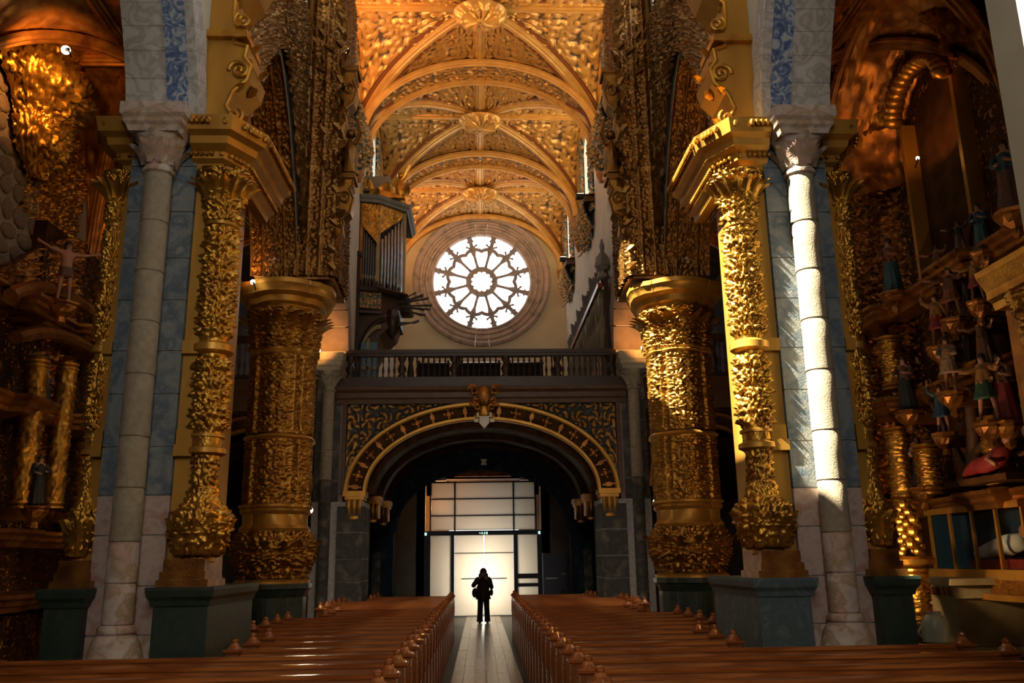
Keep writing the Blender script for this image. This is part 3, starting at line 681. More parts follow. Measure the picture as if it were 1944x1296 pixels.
def near_pier():
    r = thing('stone_pier', 'blue stone pier with round shaft and gilded pilasters, sunlit, on the right', 'pier', (3.62, 9.85, 0), 'near stone piers of the nave')
    core = MB().box(3.27, 3.97, 9.17, 10.6, 0.0, 6.84).build('core', M['mortar'], r)
    zc = [0.0, 0.62, 1.25, 1.72, 2.22, 2.62, 3.12, 3.68, 4.15, 4.72, 5.2, 5.75, 6.3, 6.84]
    for i, (a, b) in enumerate(zip(zc[:-1], zc[1:])):
        m = M['stone_white'] if i < 2 else M['pink'] if i < 5 else M['blue']
        cut = 3.62 + (0.03 if i % 2 else -0.02)
        for x0, x1 in ((3.25, cut), (cut, 3.99)):
            MB().box(x0 + .006, x1 - .006, 9.15, 9.8, a + .007, b - .007).build('stone_block', m, r)
        MB().box(3.25, 3.99, 9.815, 10.62, a + .006, b - .006).build('stone_block', m, r)
    zd = [1.36, 1.75, 2.15, 2.68, 3.2, 3.85, 4.42, 4.98, 5.55, 6.14]
    for i, (a, b) in enumerate(zip(zd[:-1], zd[1:])):
        MB().lathe([(.138, a), (.149, a + .012), (.147, (a + b) / 2), (.145, b - .012), (.136, b)], (3.62, 9.02), 24).build('column_drum', M['stone_white'] if i < 2 else M['stone'], r, True)
    MB().lathe([(.16, 1.36), (.18, 1.33), (.18, 1.29), (.16, 1.27), (.20, 1.24), (.23, 1.19), (.23, 1.15), (.24, 1.13), (.28, .98), (.29, 0)], (3.62, 9.02), 24).build('column_base', M['stone_white'], r, True)
    MB().box(3.32, 3.92, 8.74, 9.4, 0, 1.0).build('plinth', M['stone_white'], r)
    MB().lathe([(.145, 6.12), (.17, 6.14), (.175, 6.17), (.15, 6.2), (.155, 6.24), (.19, 6.36), (.25, 6.5), (.29, 6.56)], (3.62, 9.02), 24, wob=lambda a, z: 1 + .05 * math.cos(8 * a) * (z > 6.25)).build('capital', M['stone_white'], r, True)
    for k in range(8):
        a = k * PI / 4 + PI / 8; l = leaf_mb(.3, .17, .07); l.xf(Matrix.Translation((3.62 + .165 * math.cos(a), 9.02 + .165 * math.sin(a), 6.22)) @ Matrix.Rotation(a + PI / 2, 4, 'Z') @ Matrix.Rotation(math.radians(14), 4, 'X'))
        l.build('capital_leaf', M['stone_white'], r, True)
    pl = [(3.33, 9.3), (3.33, 8.73), (3.91, 8.73), (3.91, 9.3)]
    MB().mould(pl, [(-.3, 6.54), (-.02, 6.54), (0, 6.6), (.03, 6.63), (.03, 6.68), (.06, 6.72), (.06, 6.85), (-.3, 6.85)]).build('abacus', M['stone_white'], r)
    for sx, tag_, px in ((-1, 'nave', 2.96), (1, 'aisle', 4.14)):
        py = 9.28
        # plain gilded back board
        x0, x1 = (3.06, 3.25) if sx < 0 else (3.99, 4.10); rk = 1.0 if sx < 0 else .55
        p = MB().box(x0, x1, 9.2, 10.5, 1.72, 6.3).build('gilded_pilaster', M['gold_plain'], r)
        zs = np.linspace(1.98, 6.26, 235); th = np.linspace(-PI * 1.12, PI * .12, 58)
        rad = np.interp(zs, [1.98, 2.05, 2.2, 2.38, 2.5, 2.58, 2.7, 2.95, 3.05, 3.2, 3.3, 4.08, 4.3, 5.6, 5.68, 5.8, 6.0, 6.26], [.13, .19, .27, .27, .2, .16, .125, .12, .15, .16, .15, .155, .155, .15, .17, .16, .19, .25])
        T, Z_ = np.meshgrid(th, zs); R_ = rad[:, None] * np.ones_like(T) * rk
        P = np.stack([px + R_ * np.cos(T), py + R_ * np.sin(T), Z_], -1)
        Uu = (T + PI / 2) * .17; H = foliage(np.abs(Uu), Z_, .17, 3 + sx, None, .3)
        amp = np.interp(zs, [1.98, 2.05, 2.45, 2.55, 3.0, 3.05, 3.28, 3.34, 4.05, 4.1, 4.3, 4.35, 5.55, 5.62, 5.66, 6.26], [.2, 1, 1, .5, .5, .1, .1, 1, 1, .1, .1, 1, 1, .1, 1, 1.2])
        carved('carving', P, H * amp[:, None], .085 * (rk ** .5), M['gold'], p, flip=False)
        for zr, rr, hh in [(a_, b_ * rk, c_) for a_, b_, c_ in ((3.08, .21, .05), (3.24, .185, .03), (4.19, .22, .07), (5.62, .19, .04), (1.97, .17, .04))]:
            MB().lathe([(rr - .05, zr - hh), (rr, zr - hh * .5), (rr, zr + hh * .5), (rr - .05, zr + hh)], (px, py), 20).build('ring', M['gold_plain'], p, True)
        xa, xb = min(px - .14, x0), max(px + .14, x1)
        MB().box(x0, x1, 9.12, 9.3, 3.02, 3.14).box(x0 + .01, x1 - .01, 9.15, 9.3, 3.14, 3.3).build('shelf', M['gold_plain'], p)
        MB().box(x0, x1, 9.14, 9.3, 4.12, 4.26).build('shelf', M['gold_plain'], p)
        mb = MB(); mb.box(xa - .06, xb + .02, 8.98, 9.6, 1.7, 1.78); mb.box(xa - .02, xb, 9.02, 9.6, 1.78, 1.86); mb.box(xa, xb - .02, 9.05, 9.6, 1.86, 1.98)
        mb.build('pilaster_foot', M['gold_old'], p)
        for k in range(7):    # leaves of the swelling base
            a = -PI * 1.05 + k * PI * 1.05 / 6; l = leaf_mb(.42, .2 * rk, .05); l.xf(Matrix.Translation((px + .24 * rk * math.cos(a), py + .24 * rk * math.sin(a), 2.02)) @ Matrix.Rotation(a + PI / 2, 4, 'Z') @ Matrix.Rotation(math.radians(4), 4, 'X'))
            l.build('acanthus_leaf', M['gold'], p, True)
        for k in range(10):   # leaves under the cornice
            a = -PI * 1.05 + k * PI * 1.05 / 9; l = leaf_mb(.32, .13 * rk, .10); l.xf(Matrix.Translation((px + .19 * rk * math.cos(a), py + .19 * rk * math.sin(a), 5.86)) @ Matrix.Rotation(a + PI / 2, 4, 'Z') @ Matrix.Rotation(math.radians(10), 4, 'X'))
            l.build('acanthus_leaf', M['gold'], p, True)
        plan = [(2.86, 10.75), (2.86, 9.45), (3.0, 9.2), (3.3, 9.2)] if sx < 0 else [(3.94, 9.25), (4.08, 9.25), (4.14, 9.45), (4.14, 10.6)]
        co = MB().mould(plan, [(-.1, 6.26), (.02, 6.26), (.04, 6.34), (.10, 6.38), (.11, 6.46), (.20, 6.52), (.22, 6.6), (.30, 6.64), (.32, 6.72), (.34, 6.8), (-.1, 6.82)]).build('cornice', M['gold_plain'], r)
        # egg-and-dart on the cornice
        pp, t = polyline_param(plan, 34 if sx < 0 else 24); dd = np.gradient(pp, axis=0)
        mb = MB()
        for q, d in zip(pp, dd):
            nn = np.array([d[1], -d[0]]); nn = nn / np.linalg.norm(nn)
            mb.ball((q[0] + nn[0] * .345, q[1] + nn[1] * .345, 6.73), .035, 6, 4, (1, 1, 1.3)); mb.ball((q[0] + nn[0] * .13, q[1] + nn[1] * .13, 6.43), .028, 6, 4)
        mb.build('egg_moulding', M['gold'], co, True, 'stuff')
        ax0, ax1 = (2.74, 3.27) if sx < 0 else (3.97, 4.32)
        m = M['green_blue'] if sx < 0 else M['green']  # nave-side pedestal takes the tone with the light put into its colour
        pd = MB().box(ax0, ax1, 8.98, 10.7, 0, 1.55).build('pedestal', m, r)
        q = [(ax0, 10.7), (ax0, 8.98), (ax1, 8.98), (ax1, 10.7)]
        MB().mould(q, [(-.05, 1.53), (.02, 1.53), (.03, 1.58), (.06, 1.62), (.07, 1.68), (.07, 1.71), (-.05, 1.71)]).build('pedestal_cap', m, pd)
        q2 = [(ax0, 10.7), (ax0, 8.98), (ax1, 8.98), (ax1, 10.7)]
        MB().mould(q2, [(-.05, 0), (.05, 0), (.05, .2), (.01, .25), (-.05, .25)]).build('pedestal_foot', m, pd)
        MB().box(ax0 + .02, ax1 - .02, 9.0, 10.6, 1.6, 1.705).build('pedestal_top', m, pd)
    # scrolled gilded console above the cornice, nave side
    out = [(3.32, 6.83), (2.86, 6.83), (2.90, 7.0), (3.0, 7.15), (2.93, 7.35), (2.78, 7.5), (2.74, 7.68), (2.82, 7.8), (2.80, 7.95), (2.95, 8.0), (2.97, 8.12), (2.86, 8.2), (2.98, 8.35), (2.98, 8.6), (2.8, 8.8), (2.7, 9.05), (2.75, 9.4), (2.9, 9.7), (3.32, 9.7)]
    s_ = MB().prism([(x, z) for x, z in out], 1, 9.32, 9.9).build('scroll_console', M['gold_plain'], r)
    mb = MB()
    for c, r0, tn, a0 in (((2.9, 9.3, 7.62), .13, 1.6, 0), ((2.92, 9.3, 7.02), .10, 1.5, 2), ((2.9, 9.3, 8.3), .11, -1.5, 1), ((2.86, 9.3, 9.0), .16, 1.7, 3)):
        mb.tube(spiral(c, r0, .015, tn, a0), .026, 6)
    mb.tube([(x + .03, 9.31, z) for x, z in out[1:-1]], .03, 6); mb.box(2.82, 3.34, 9.24, 9.9, 8.04, 8.13)
    mb.build('volute', M['gold'], s_, True)
    for k in range(16):
        t = k / 15; i = 1 + t * 15; a = out[int(i)]; l = leaf_mb(.15, .09, .06); l.xf(Matrix.Translation((a[0] - .015, 9.34 + .3 * (k % 3) / 2, a[1])) @ Matrix.Rotation(-PI / 2 + .7, 4, 'Z') @ Matrix.Rotation(math.radians(30 if k % 2 else -160), 4, 'X'))
        l.build('acanthus_leaf', M['gold'], s_, True)
    return r
npr = near_pier()
npl = mirror_copy(npr, 'blue stone pier with round shaft and gilded pilasters, in shade, on the left')
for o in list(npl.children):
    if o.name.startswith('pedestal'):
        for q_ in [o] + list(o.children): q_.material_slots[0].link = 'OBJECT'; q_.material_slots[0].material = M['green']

def gold_pier():
    r = thing('gilded_pier', 'pier sheathed in carved gilded foliage on a dark green pedestal, right of the aisle', 'pier', (3.53, 15.5, 0), 'gilded piers of the nave')
    arc = [(3.53 + .34 * math.cos(a), 15.02 + .34 * math.sin(a)) for a in np.linspace(math.radians(205), math.radians(335), 14)]
    plan = [(3.32, 16.25), (3.12, 15.7), (3.05, 15.3), (3.05, 15.05), (3.12, 14.92), (3.2, 14.88)] + arc + [(3.88, 14.88), (3.98, 14.92), (4.06, 15.05), (4.07, 15.3), (4.03, 15.7), (3.9, 16.25)]
    off = ([1.6, 1.68, 1.75, 1.85, 2.0, 2.2, 2.34, 2.42, 2.5, 2.72, 2.8, 2.9, 5.5, 5.65, 5.9, 6.3], [.03, .03, .0, .05, .11, .13, .06, .0, .02, -.01, .04, 0, 0, .02, .03, .1])
    MB().prism(plan, 2, 0, 6.85).build('core', M['gold_old'], r)
    n = 190; corner = lambda U: np.ones_like(U)
    L_ = polyline_param(plan, 10)[1][-1]; fil = [L_ * .5 - .47, L_ * .5 - .30, L_ * .5 + .30, L_ * .5 + .47, L_ * .5 - .72, L_ * .5 + .72]
    def section(nm, z0, z1, amp, cell, seed, nz):
        zs = np.linspace(z0, z1, nz); P, U, V = wrap_surface(plan, n, zs, off)
        H = foliage(U, V, cell, seed, mirror=L_ / 2, fine=.35)
        if nm == 'shaft_carving':
            for f in fil: w = np.exp(-((U - f) / .022) ** 4); H = H * (1 - w) + w * .75
            e = edge_fade(U, V, -9, 99, z0, z1, .05); H = H * e + (1 - e) * .5
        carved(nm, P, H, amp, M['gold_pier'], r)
    section('base_swelling', 1.68, 2.46, .10, .21, 61, 60)
    section('shaft_carving', 2.86, 3.98, .075, .19, 62, 84)
    section('shaft_carving', 4.08, 5.46, .075, .19, 63, 100)
    section('capital_carving', 5.56, 6.28, .11, .21, 64, 54)
    def ringm(z0, prof, nm='ring'): MB().mould(plan, [(o_, z0 + z) for o_, z in prof]).build(nm, M['gold_plain'], r, True)
    ringm(2.44, [(-.05, -.03), (.05, 0), (.07, .05), (.03, .1), (.015, .12), (.015, .28), (.05, .30), (.07, .34), (.05, .38), (.09, .40), (.09, .44), (-.05, .46)])
    ringm(3.96, [(-.05, 0), (.06, .02), (.09, .05), (.06, .09), (-.05, .12)])
    ringm(5.44, [(-.05, 0), (.06, .02), (.08, .05), (.05, .08), (.07, .12), (-.05, .14)])
    ringm(6.26, [(-.05, 0), (.08, .0), (.10, .06), (.17, .10), (.19, .2), (.30, .25), (.32, .34), (.36, .38), (.36, .46), (.2, .52), (-.05, .54)], 'cornice')
    ringm(1.58, [(-.05, 0), (.10, .0), (.10, .06), (.04, .1), (-.05, .12)], 'foot')
    for k in range(15):
        t = .2 + .6 * k / 14; P_, tt = polyline_param(plan, 101); q = P_[int(t * 100)]; d = P_[int(t * 100) + 1] - q; nn = np.array([d[1], -d[0]]); nn /= np.linalg.norm(nn)
        l = leaf_mb(.42, .2, .12); l.xf(Matrix.Translation((q[0] + nn[0] * .09, q[1] + nn[1] * .09, 1.92)) @ Matrix.Rotation(math.atan2(nn[1], nn[0]) + PI / 2, 4, 'Z'))
        l.build('acanthus_leaf', M['gold_pier'], r, True)
        l = leaf_mb(.4, .18, .14); l.xf(Matrix.Translation((q[0] + nn[0] * .04, q[1] + nn[1] * .04, 5.86)) @ Matrix.Rotation(math.atan2(nn[1], nn[0]) + PI / 2, 4, 'Z') @ Matrix.Rotation(math.radians(14), 4, 'X'))
        l.build('acanthus_leaf', M['gold_pier'], r, True)
    pd = MB().mould(plan, [(-.02, 0), (.10, 0), (.10, .16), (.05, .2), (.05, 1.38), (.07, 1.42), (.10, 1.5), (.14, 1.52), (.14, 1.6), (-.02, 1.6)]).build('pedestal', M['green'], r)
    for f in (.32, .40, .60, .68):
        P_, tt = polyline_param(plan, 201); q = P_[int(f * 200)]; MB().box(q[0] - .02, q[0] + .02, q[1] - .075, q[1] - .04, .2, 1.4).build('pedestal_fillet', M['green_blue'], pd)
    return r
gpr = gold_pier(); gpl = mirror_copy(gpr, 'pier sheathed in carved gilded foliage on a dark green pedestal, left of the aisle')

def gold_upper():
    """gilded sheathing above the pier: carved pilaster on the nave face and carved arch soffit"""
    r = thing('gilded_arch_sheathing', 'carved gilded pilaster and arch soffit rising above the right gilded pier', 'carving', (3.3, 15.0, 6.8), 'gilded sheathing above the gilded piers')
    plan = [(2.66, 16.2), (2.62, 14.78), (2.70, 14.70), (3.34, 14.68)]
    MB().prism([(2.66, 16.2), (2.63, 14.8), (2.72, 14.72), (3.32, 14.70), (3.32, 16.2)], 2, 6.8, 13.2).build('core', M['gold_old'], r)
    zs = np.linspace(6.85, 13.2, 290); P, U, V = wrap_surface(plan, 90, zs, 0.0); Lt = U.max()
    H = foliage(U, V, .21, 71, None, .35)
    for f in (Lt - .66, Lt - .44, Lt - .22, Lt - .02, Lt - .9, Lt - 1.2): w = np.exp(-((U - f) / .03) ** 4); H = H * (1 - w) + w * .8
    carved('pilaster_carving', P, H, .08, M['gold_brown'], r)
    a, b = ARCH[1]
    for half in (0, 1):
        yy = np.linspace((a + b) / 2, b - .002, 120) if half else np.linspace(a + .002, (a + b) / 2, 70)
        zz = np.array([arch_z(y, a, b) for y in yy]); d = np.r_[0, np.cumsum(np.hypot(np.diff(yy), np.diff(zz)))]
        s_ = np.linspace(0, d[-1], 150 if half else 60); yy, zz = np.interp(s_, d, yy), np.interp(s_, d, zz)
        U, V = np.meshgrid(np.linspace(3.28, 4.1, 44), s_)
        P = np.stack([U, np.repeat(yy[:, None], 44, 1), np.repeat(zz[:, None], 44, 1) - .02], -1)
        H = foliage(U - 3.28, V, .2, 73, .41, .35)
        for f in (3.29, 3.5, 3.88, 4.09): w = np.exp(-((U - f) / .025) ** 4); H = H * (1 - w) + w * .8
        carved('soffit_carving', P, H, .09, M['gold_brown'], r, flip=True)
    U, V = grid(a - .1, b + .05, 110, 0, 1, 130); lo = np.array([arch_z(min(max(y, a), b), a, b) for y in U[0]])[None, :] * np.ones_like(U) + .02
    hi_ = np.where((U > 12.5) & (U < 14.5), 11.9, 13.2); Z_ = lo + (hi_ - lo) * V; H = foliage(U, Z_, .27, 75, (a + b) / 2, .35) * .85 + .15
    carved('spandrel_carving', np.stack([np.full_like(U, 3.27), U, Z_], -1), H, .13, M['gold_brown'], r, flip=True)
    # consoles with volutes and a kneeling angel herm on the nave edge
    out = [(2.66, 7.5), (2.52, 7.7), (2.56, 7.95), (2.40, 8.1), (2.34, 8.35), (2.42, 8.55), (2.36, 8.62), (2.36, 8.75), (2.66, 8.75)]
    for dz in (0.0, 2.2):
        k = MB().prism([(x, z + dz) for x, z in out], 1, 14.74, 15.1).build('console', M['gold_pier'], r)
        mb = MB(); mb.tube(spiral((2.50, 14.73, 8.36 + dz), .13, .015, 1.6, 0), .025, 6); mb.tube(spiral((2.58, 14.73, 7.86 + dz), .09, .015, 1.5, 2), .022, 6)
        mb.tube([(x, 14.74, z + dz) for x, z in out], .025, 6); mb.box(2.32, 2.7, 14.7, 15.15, 8.75 + dz, 8.85 + dz)
        mb.build('volute', M['gold_brown'], k, True)
    mb = MB(); c = (2.45, 14.9)
    mb.lathe([(.02, 8.86), (.16, 8.9), (.13, 9.1), (.15, 9.3), (.11, 9.5), (.06, 9.56), (.06, 9.6)], c, 12, wob=lambda a, z: 1 + .12 * math.cos(5 * a + z * 9)); mb.ball((2.44, 14.86, 9.7), .10, 10, 6)
    mb.tube([(2.36, 14.85, 9.5), (2.26, 14.78, 9.7), (2.32, 14.8, 9.98)], [.05, .045, .035], 6); mb.tube([(2.54, 14.85, 9.5), (2.6, 14.75, 9.7), (2.55, 14.8, 9.98)], [.05, .045, .035], 6)
    mb.build('angel_herm', M['gold_brown'], r, True)
    # large leaves high up
    rr = random.Random(5)
    for k in range(70):
        x = 2.62 + .72 * rr.random() * (1 if k % 2 else 0); z = 6.95 + 6 * (k / 70) ** .8; l = leaf_mb(.19, .11, .05); l.xf(Matrix.Translation((x, 14.62, z)) @ Matrix.Rotation(rr.uniform(-.7, .7), 4, 'Z') @ Matrix.Rotation(rr.uniform(-1.2, 1.2), 4, 'Y') @ Matrix.Rotation(math.radians(10), 4, 'X'))
        l.build('acanthus_leaf', M['gold_brown'], r, True)
    return r
gur = gold_upper(); gul = mirror_copy(gur, 'carved gilded pilaster and arch soffit rising above the left gilded pier')

def far_pier():
    r = thing('stone_column', 'slim grey stone column with leafy capital right of the choir loft', 'column', (3.68, 20.9, 0), 'stone columns beside the choir loft')
    zc = [0, .9, 1.5, 2.0, 2.6, 3.2, 3.8, 4.5, 5.2, 5.9]
    for i, (a, b) in enumerate(zip(zc[:-1], zc[1:])):
        for x0, x1, y0 in ((2.78, 3.4, 20.62), (3.41, 4.0, 20.75)):
            if x0 < 3 and a > 3: continue
            MB().box(x0, x1 - .012, y0, 21.9, a + .01, b - .01).build('stone_block', M['pink'] if (i == 1 and x0 > 3) else M['dark_stone'], r)
    MB().box(2.79, 3.99, 20.66, 21.88, 0, 3.3).build('core', M['mortar'], r)
    MB().box(3.3, 3.98, 20.78, 21.88, 3.3, 6.84).build('core', M['arch_stone'], r)
    for i, (a, b) in enumerate(zip(zc[:-1] , zc[1:])):
        MB().lathe([(.13, a), (.142, a + .012), (.142, b - .012), (.13, b)], (3.68, 20.6), 18).build('column_drum', M['dark_stone'] if i < 6 else M['stone'], r, True)
    MB().lathe([(.14, 5.9), (.17, 5.93), (.15, 5.98), (.15, 6.05), (.2, 6.2), (.27, 6.35), (.29, 6.4)], (3.68, 20.6), 18).build('capital', M['stone'], r, True)
    for k in range(8):
        a = k * PI / 4 + PI / 8; l = leaf_mb(.32, .17, .08); l.xf(Matrix.Translation((3.68 + .16 * math.cos(a), 20.6 + .16 * math.sin(a), 6.02)) @ Matrix.Rotation(a + PI / 2, 4, 'Z') @ Matrix.Rotation(math.radians(14), 4, 'X'))
        l.build('capital_leaf', M['stone'], r, True)
    pl = [(3.38, 21.0), (3.38, 20.3), (3.98, 20.3), (3.98, 21.0)]
    MB().mould(pl, [(-.3, 6.38), (-.02, 6.38), (0, 6.46), (.04, 6.5), (.04, 6.58), (.07, 6.62), (.07, 6.8), (-.3, 6.8)]).build('abacus', M['stone'], r)
    return r
fpr = far_pier(); fpl = mirror_copy(fpr, 'slim grey stone column with leafy capital left of the choir loft')

# ================================================================ CHOIR LOFT
loft = thing('choir_loft', 'choir loft on a wide gilded arch over the entrance', 'loft', (0, 20.7, 3.4))
MB().box(-3.3, 3.3, 20.75, 32.45, 5.75, 5.95).build('loft_floor', M['brown_wood'], loft)
def front_mould(nm, prof, m):
    MB().mould([(-3.5, 20.72), (3.5, 20.72)], prof).build(nm, m, loft)
front_mould('beam', [(-.1, 5.62), (.03, 5.62), (.05, 5.72), (.09, 5.76), (.09, 5.88), (.16, 5.94), (.18, 6.02), (-.1, 6.02)], M['brown_wood'])
front_mould('plinth_beam', [(-.1, 6.02), (.12, 6.02), (.12, 6.2), (-.1, 6.2)], M['dark_wood'])
A1, B1, A2, B2, ZA = 3.24, 2.10, 2.80, 1.75, 3.52
# spandrels: carved gold on dark ground
for sx in (-1, 1):
    U, V = grid(0, 3.28, 150, 0, 1, 60); zb = ZA + B1 * np.sqrt(np.maximum(0, 1 - (U / A1) ** 2)) + .04; zb = np.minimum(zb, 5.60)
    Z_ = zb + (5.64 - zb) * V; P = np.stack([sx * U, np.full_like(U, 20.78), Z_], -1)
    H = foliage(U, Z_, .42, 81, None, .25) * sstep(0, .06, Z_ - zb) * sstep(0, .05, 5.64 - Z_) * sstep(0, .05, 3.27 - U)
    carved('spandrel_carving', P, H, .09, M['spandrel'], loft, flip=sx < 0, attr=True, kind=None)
th = np.linspace(0, PI, 61)
def arch_path(a, b, y, z0=ZA): return [(-a * math.cos(t), y, z0 + b * math.sin(t)) for t in th]
GR = [(-.05, -.02), (-.05, .04), (-.02, .07), (.02, .07), (.05, .04), (.05, -.02)]
MB().sweep(arch_path(A1, B1, 20.72), GR, (0, 1, 0)).build('gilded_rib', M['gold_plain'], loft, True)
MB().sweep(arch_path(A2, B2, 20.74), GR, (0, 1, 0)).build('gilded_rib', M['gold_plain'], loft, True)
V = []; Fc = []
for t in th: V += [(-A1 * math.cos(t), 20.8, ZA + B1 * math.sin(t)), (-A2 * math.cos(t), 20.8, ZA + B2 * math.sin(t))]
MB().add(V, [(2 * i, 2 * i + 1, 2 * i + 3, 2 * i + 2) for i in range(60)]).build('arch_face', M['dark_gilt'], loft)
for k in range(23):    # carved blocks between the two ribs
    t = PI * (k + .5) / 23; am, bm = (A1 + A2) / 2, (B1 + B2) / 2; c = (-am * math.cos(t), 20.77, ZA + bm * math.sin(t))
    ang = math.atan2(bm * math.cos(t), am * math.sin(t)); q = MB()
    if k % 2: q.ball((0, 0, 0), .085, 8, 5, (1, .5, 1)); q.ball((.1, .01, 0), .04, 6, 4); q.ball((-.1, .01, 0), .04, 6, 4); q.ball((0, .01, .1), .04, 6, 4); q.ball((0, .01, -.1), .04, 6, 4)
    else: q.box(-.02, .02, -.03, .03, -.15, .15); q.box(-.05, .05, -.02, .03, -.06, .06)
    q.xf(Matrix.Translation(c) @ Matrix.Rotation(-ang, 4, 'Y')).build('arch_ornament', M['gold_old'], loft, True)
# soffit and under-vault
V = []; Fc = []
for y in (20.8, 26.0):
    for t in th: V.append((-A2 * math.cos(t) * (1 if y < 21 else 1.0), y, ZA + B2 * math.sin(t)))
U, Vv = grid(0, 60, 61, 20.8, 26.0, 40)
T = U / 60 * PI; P = np.stack([-(A2) * np.cos(T), Vv, ZA + B2 * np.sin(T)], -1)
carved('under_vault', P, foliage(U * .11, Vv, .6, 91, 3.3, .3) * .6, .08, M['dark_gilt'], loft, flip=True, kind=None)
for y in (21.3, 23.4, 25.5): MB().sweep(arch_path(A2 - .02, B2 - .02, y), prof_scaled(.6, .8), (0, 1, 0)).build('under_vault_rib', M['dark_gilt'], loft, True)
for i, (a, b, y) in enumerate(((2.72, 1.62, 25.6), (2.62, 1.5, 25.85), (2.5, 1.38, 26.1), (2.38, 1.26, 26.35))):
    MB().sweep(arch_path(a + .25, b + .55, y, 2.85), [(-.12, -.3), (-.12, .04), (-.06, .1), (.06, .1), (.12, .04), (.12, -.3)], (0, 1, 0)).build('blue_arch_moulding', M['dark_blue'], loft, True)
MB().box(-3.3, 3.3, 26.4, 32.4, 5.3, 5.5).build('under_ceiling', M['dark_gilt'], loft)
for sx in (-1, 1):
    MB().box(min(sx * 2.6, sx * 3.3), max(sx * 2.6, sx * 3.3), 26.0, 26.5, 0, 2.9).build('inner_pier', M['dark_blue'], loft)
    MB().box(sx * 3.32 - .12, sx * 3.32 + .12, 22.0, 32.4, 0, 5.7).build('side_wall', M['dark_blue'], loft)
    MB().box(min(sx * 2.55, sx * 3.3), max(sx * 2.55, sx * 3.3), 25.95, 26.55, 2.75, 2.95).build('inner_capital', M['dark_blue'], loft)
    MB().box(min(sx * 2.95, sx * 3.3), max(sx * 2.95, sx * 3.3), 25.93, 25.99, .3, 2.2).build('inner_panel', M['dark_stone'], loft)
    # carved gilded consoles under the springing
    for i, (x, y, k) in enumerate(((3.0, 20.66, 1.0), (2.78, 22.4, .8), (2.72, 24.2, .8))):
        q = MB(); q.box(x - .26 * k, x + .26 * k, y - .12, y + .5, 3.42, 3.54); q.box(x - .22 * k, x + .22 * k, y - .08, y + .5, 3.34, 3.42)
        for dx in (-.13, 0, .13): q.tube([(x + dx * k, y - .06, 3.34), (x + dx * k, y - .10, 3.2), (x + dx * k * .9, y - .02, 3.05), (x + dx * k * .8, y + .06, 2.98)], [.06, .055, .05, .06], 6)
        q.box(x - .18 * k, x + .18 * k, y, y + .4, 3.0, 3.34); q.ball((x, y + .04, 2.93), .13 * k, 8, 5, (1.2, 1, .7))
        if sx < 0: q.v = [(-p[0], p[1], p[2]) for p in q.v]
        q.build('console', M['gold_plain'] if i == 0 else M['gold_old'], loft, True)
    # corner strip of the spandrel
    MB().box(sx * 3.3 - .05, sx * 3.3 + .05, 20.68, 20.8, 3.5, 5.64).build('spandrel_frame', M['brown_wood'], loft)
# cartouche on the beam and crest below the key of the arch
def cartouche(nm, c, k, m, m2):
    q = MB(); q.ball((c[0], c[1], c[2]), .17 * k, 12, 6, (.85, .45, 1.1))
    for sg in (-1, 1):
        q.tube(spiral((c[0] + sg * .2 * k, c[1], c[2] + .1 * k), .11 * k, .01, 1.4 * sg, 0 if sg > 0 else PI), .03 * k, 6)
        q.tube(spiral((c[0] + sg * .17 * k, c[1], c[2] - .1 * k), .09 * k, .01, -1.4 * sg, 0 if sg > 0 else PI), .028 * k, 6)
    o = q.build(nm, m, loft, True); return o
cartouche('beam_cartouche', (0.05, 20.55, 5.78), 1.3, M['gold_old'], None)
ke = cartouche('keystone', (0.05, 20.6, 5.42), .9, M['gold'], None)
cr = MB(); cr.prism([(-.07 + .05, 5.28), (.17, 5.28), (.17, 5.12), (.05, 4.98), (-.07, 5.12), (-.07, 5.28)], 1, 20.55, 20.62)
cr.box(-.19, -.09, 20.56, 20.62, 5.14, 5.22); cr.box(.19, .29, 20.56, 20.62, 5.14, 5.22); cr.box(-.13, -.08, 20.56, 20.62, 5.26, 5.36); cr.box(.18, .23, 20.56, 20.62, 5.26, 5.36)
cr.build('crest', M['white'], loft, label='small pale crest hanging under the key of the arch')
q = MB(); q.prism([(-.04, 4.8), (.14, 4.8), (.1, 4.72), (.14, 4.64), (-.04, 4.64), (0, 4.72)], 1, 25.4, 25.5); q.build('crest', M['white'], loft)
q = MB(); q.tube([(.05, 20.6, 5.6), (.05, 20.58, 5.3)], .03, 6); q.build('crest_rod', M['gold'], loft)

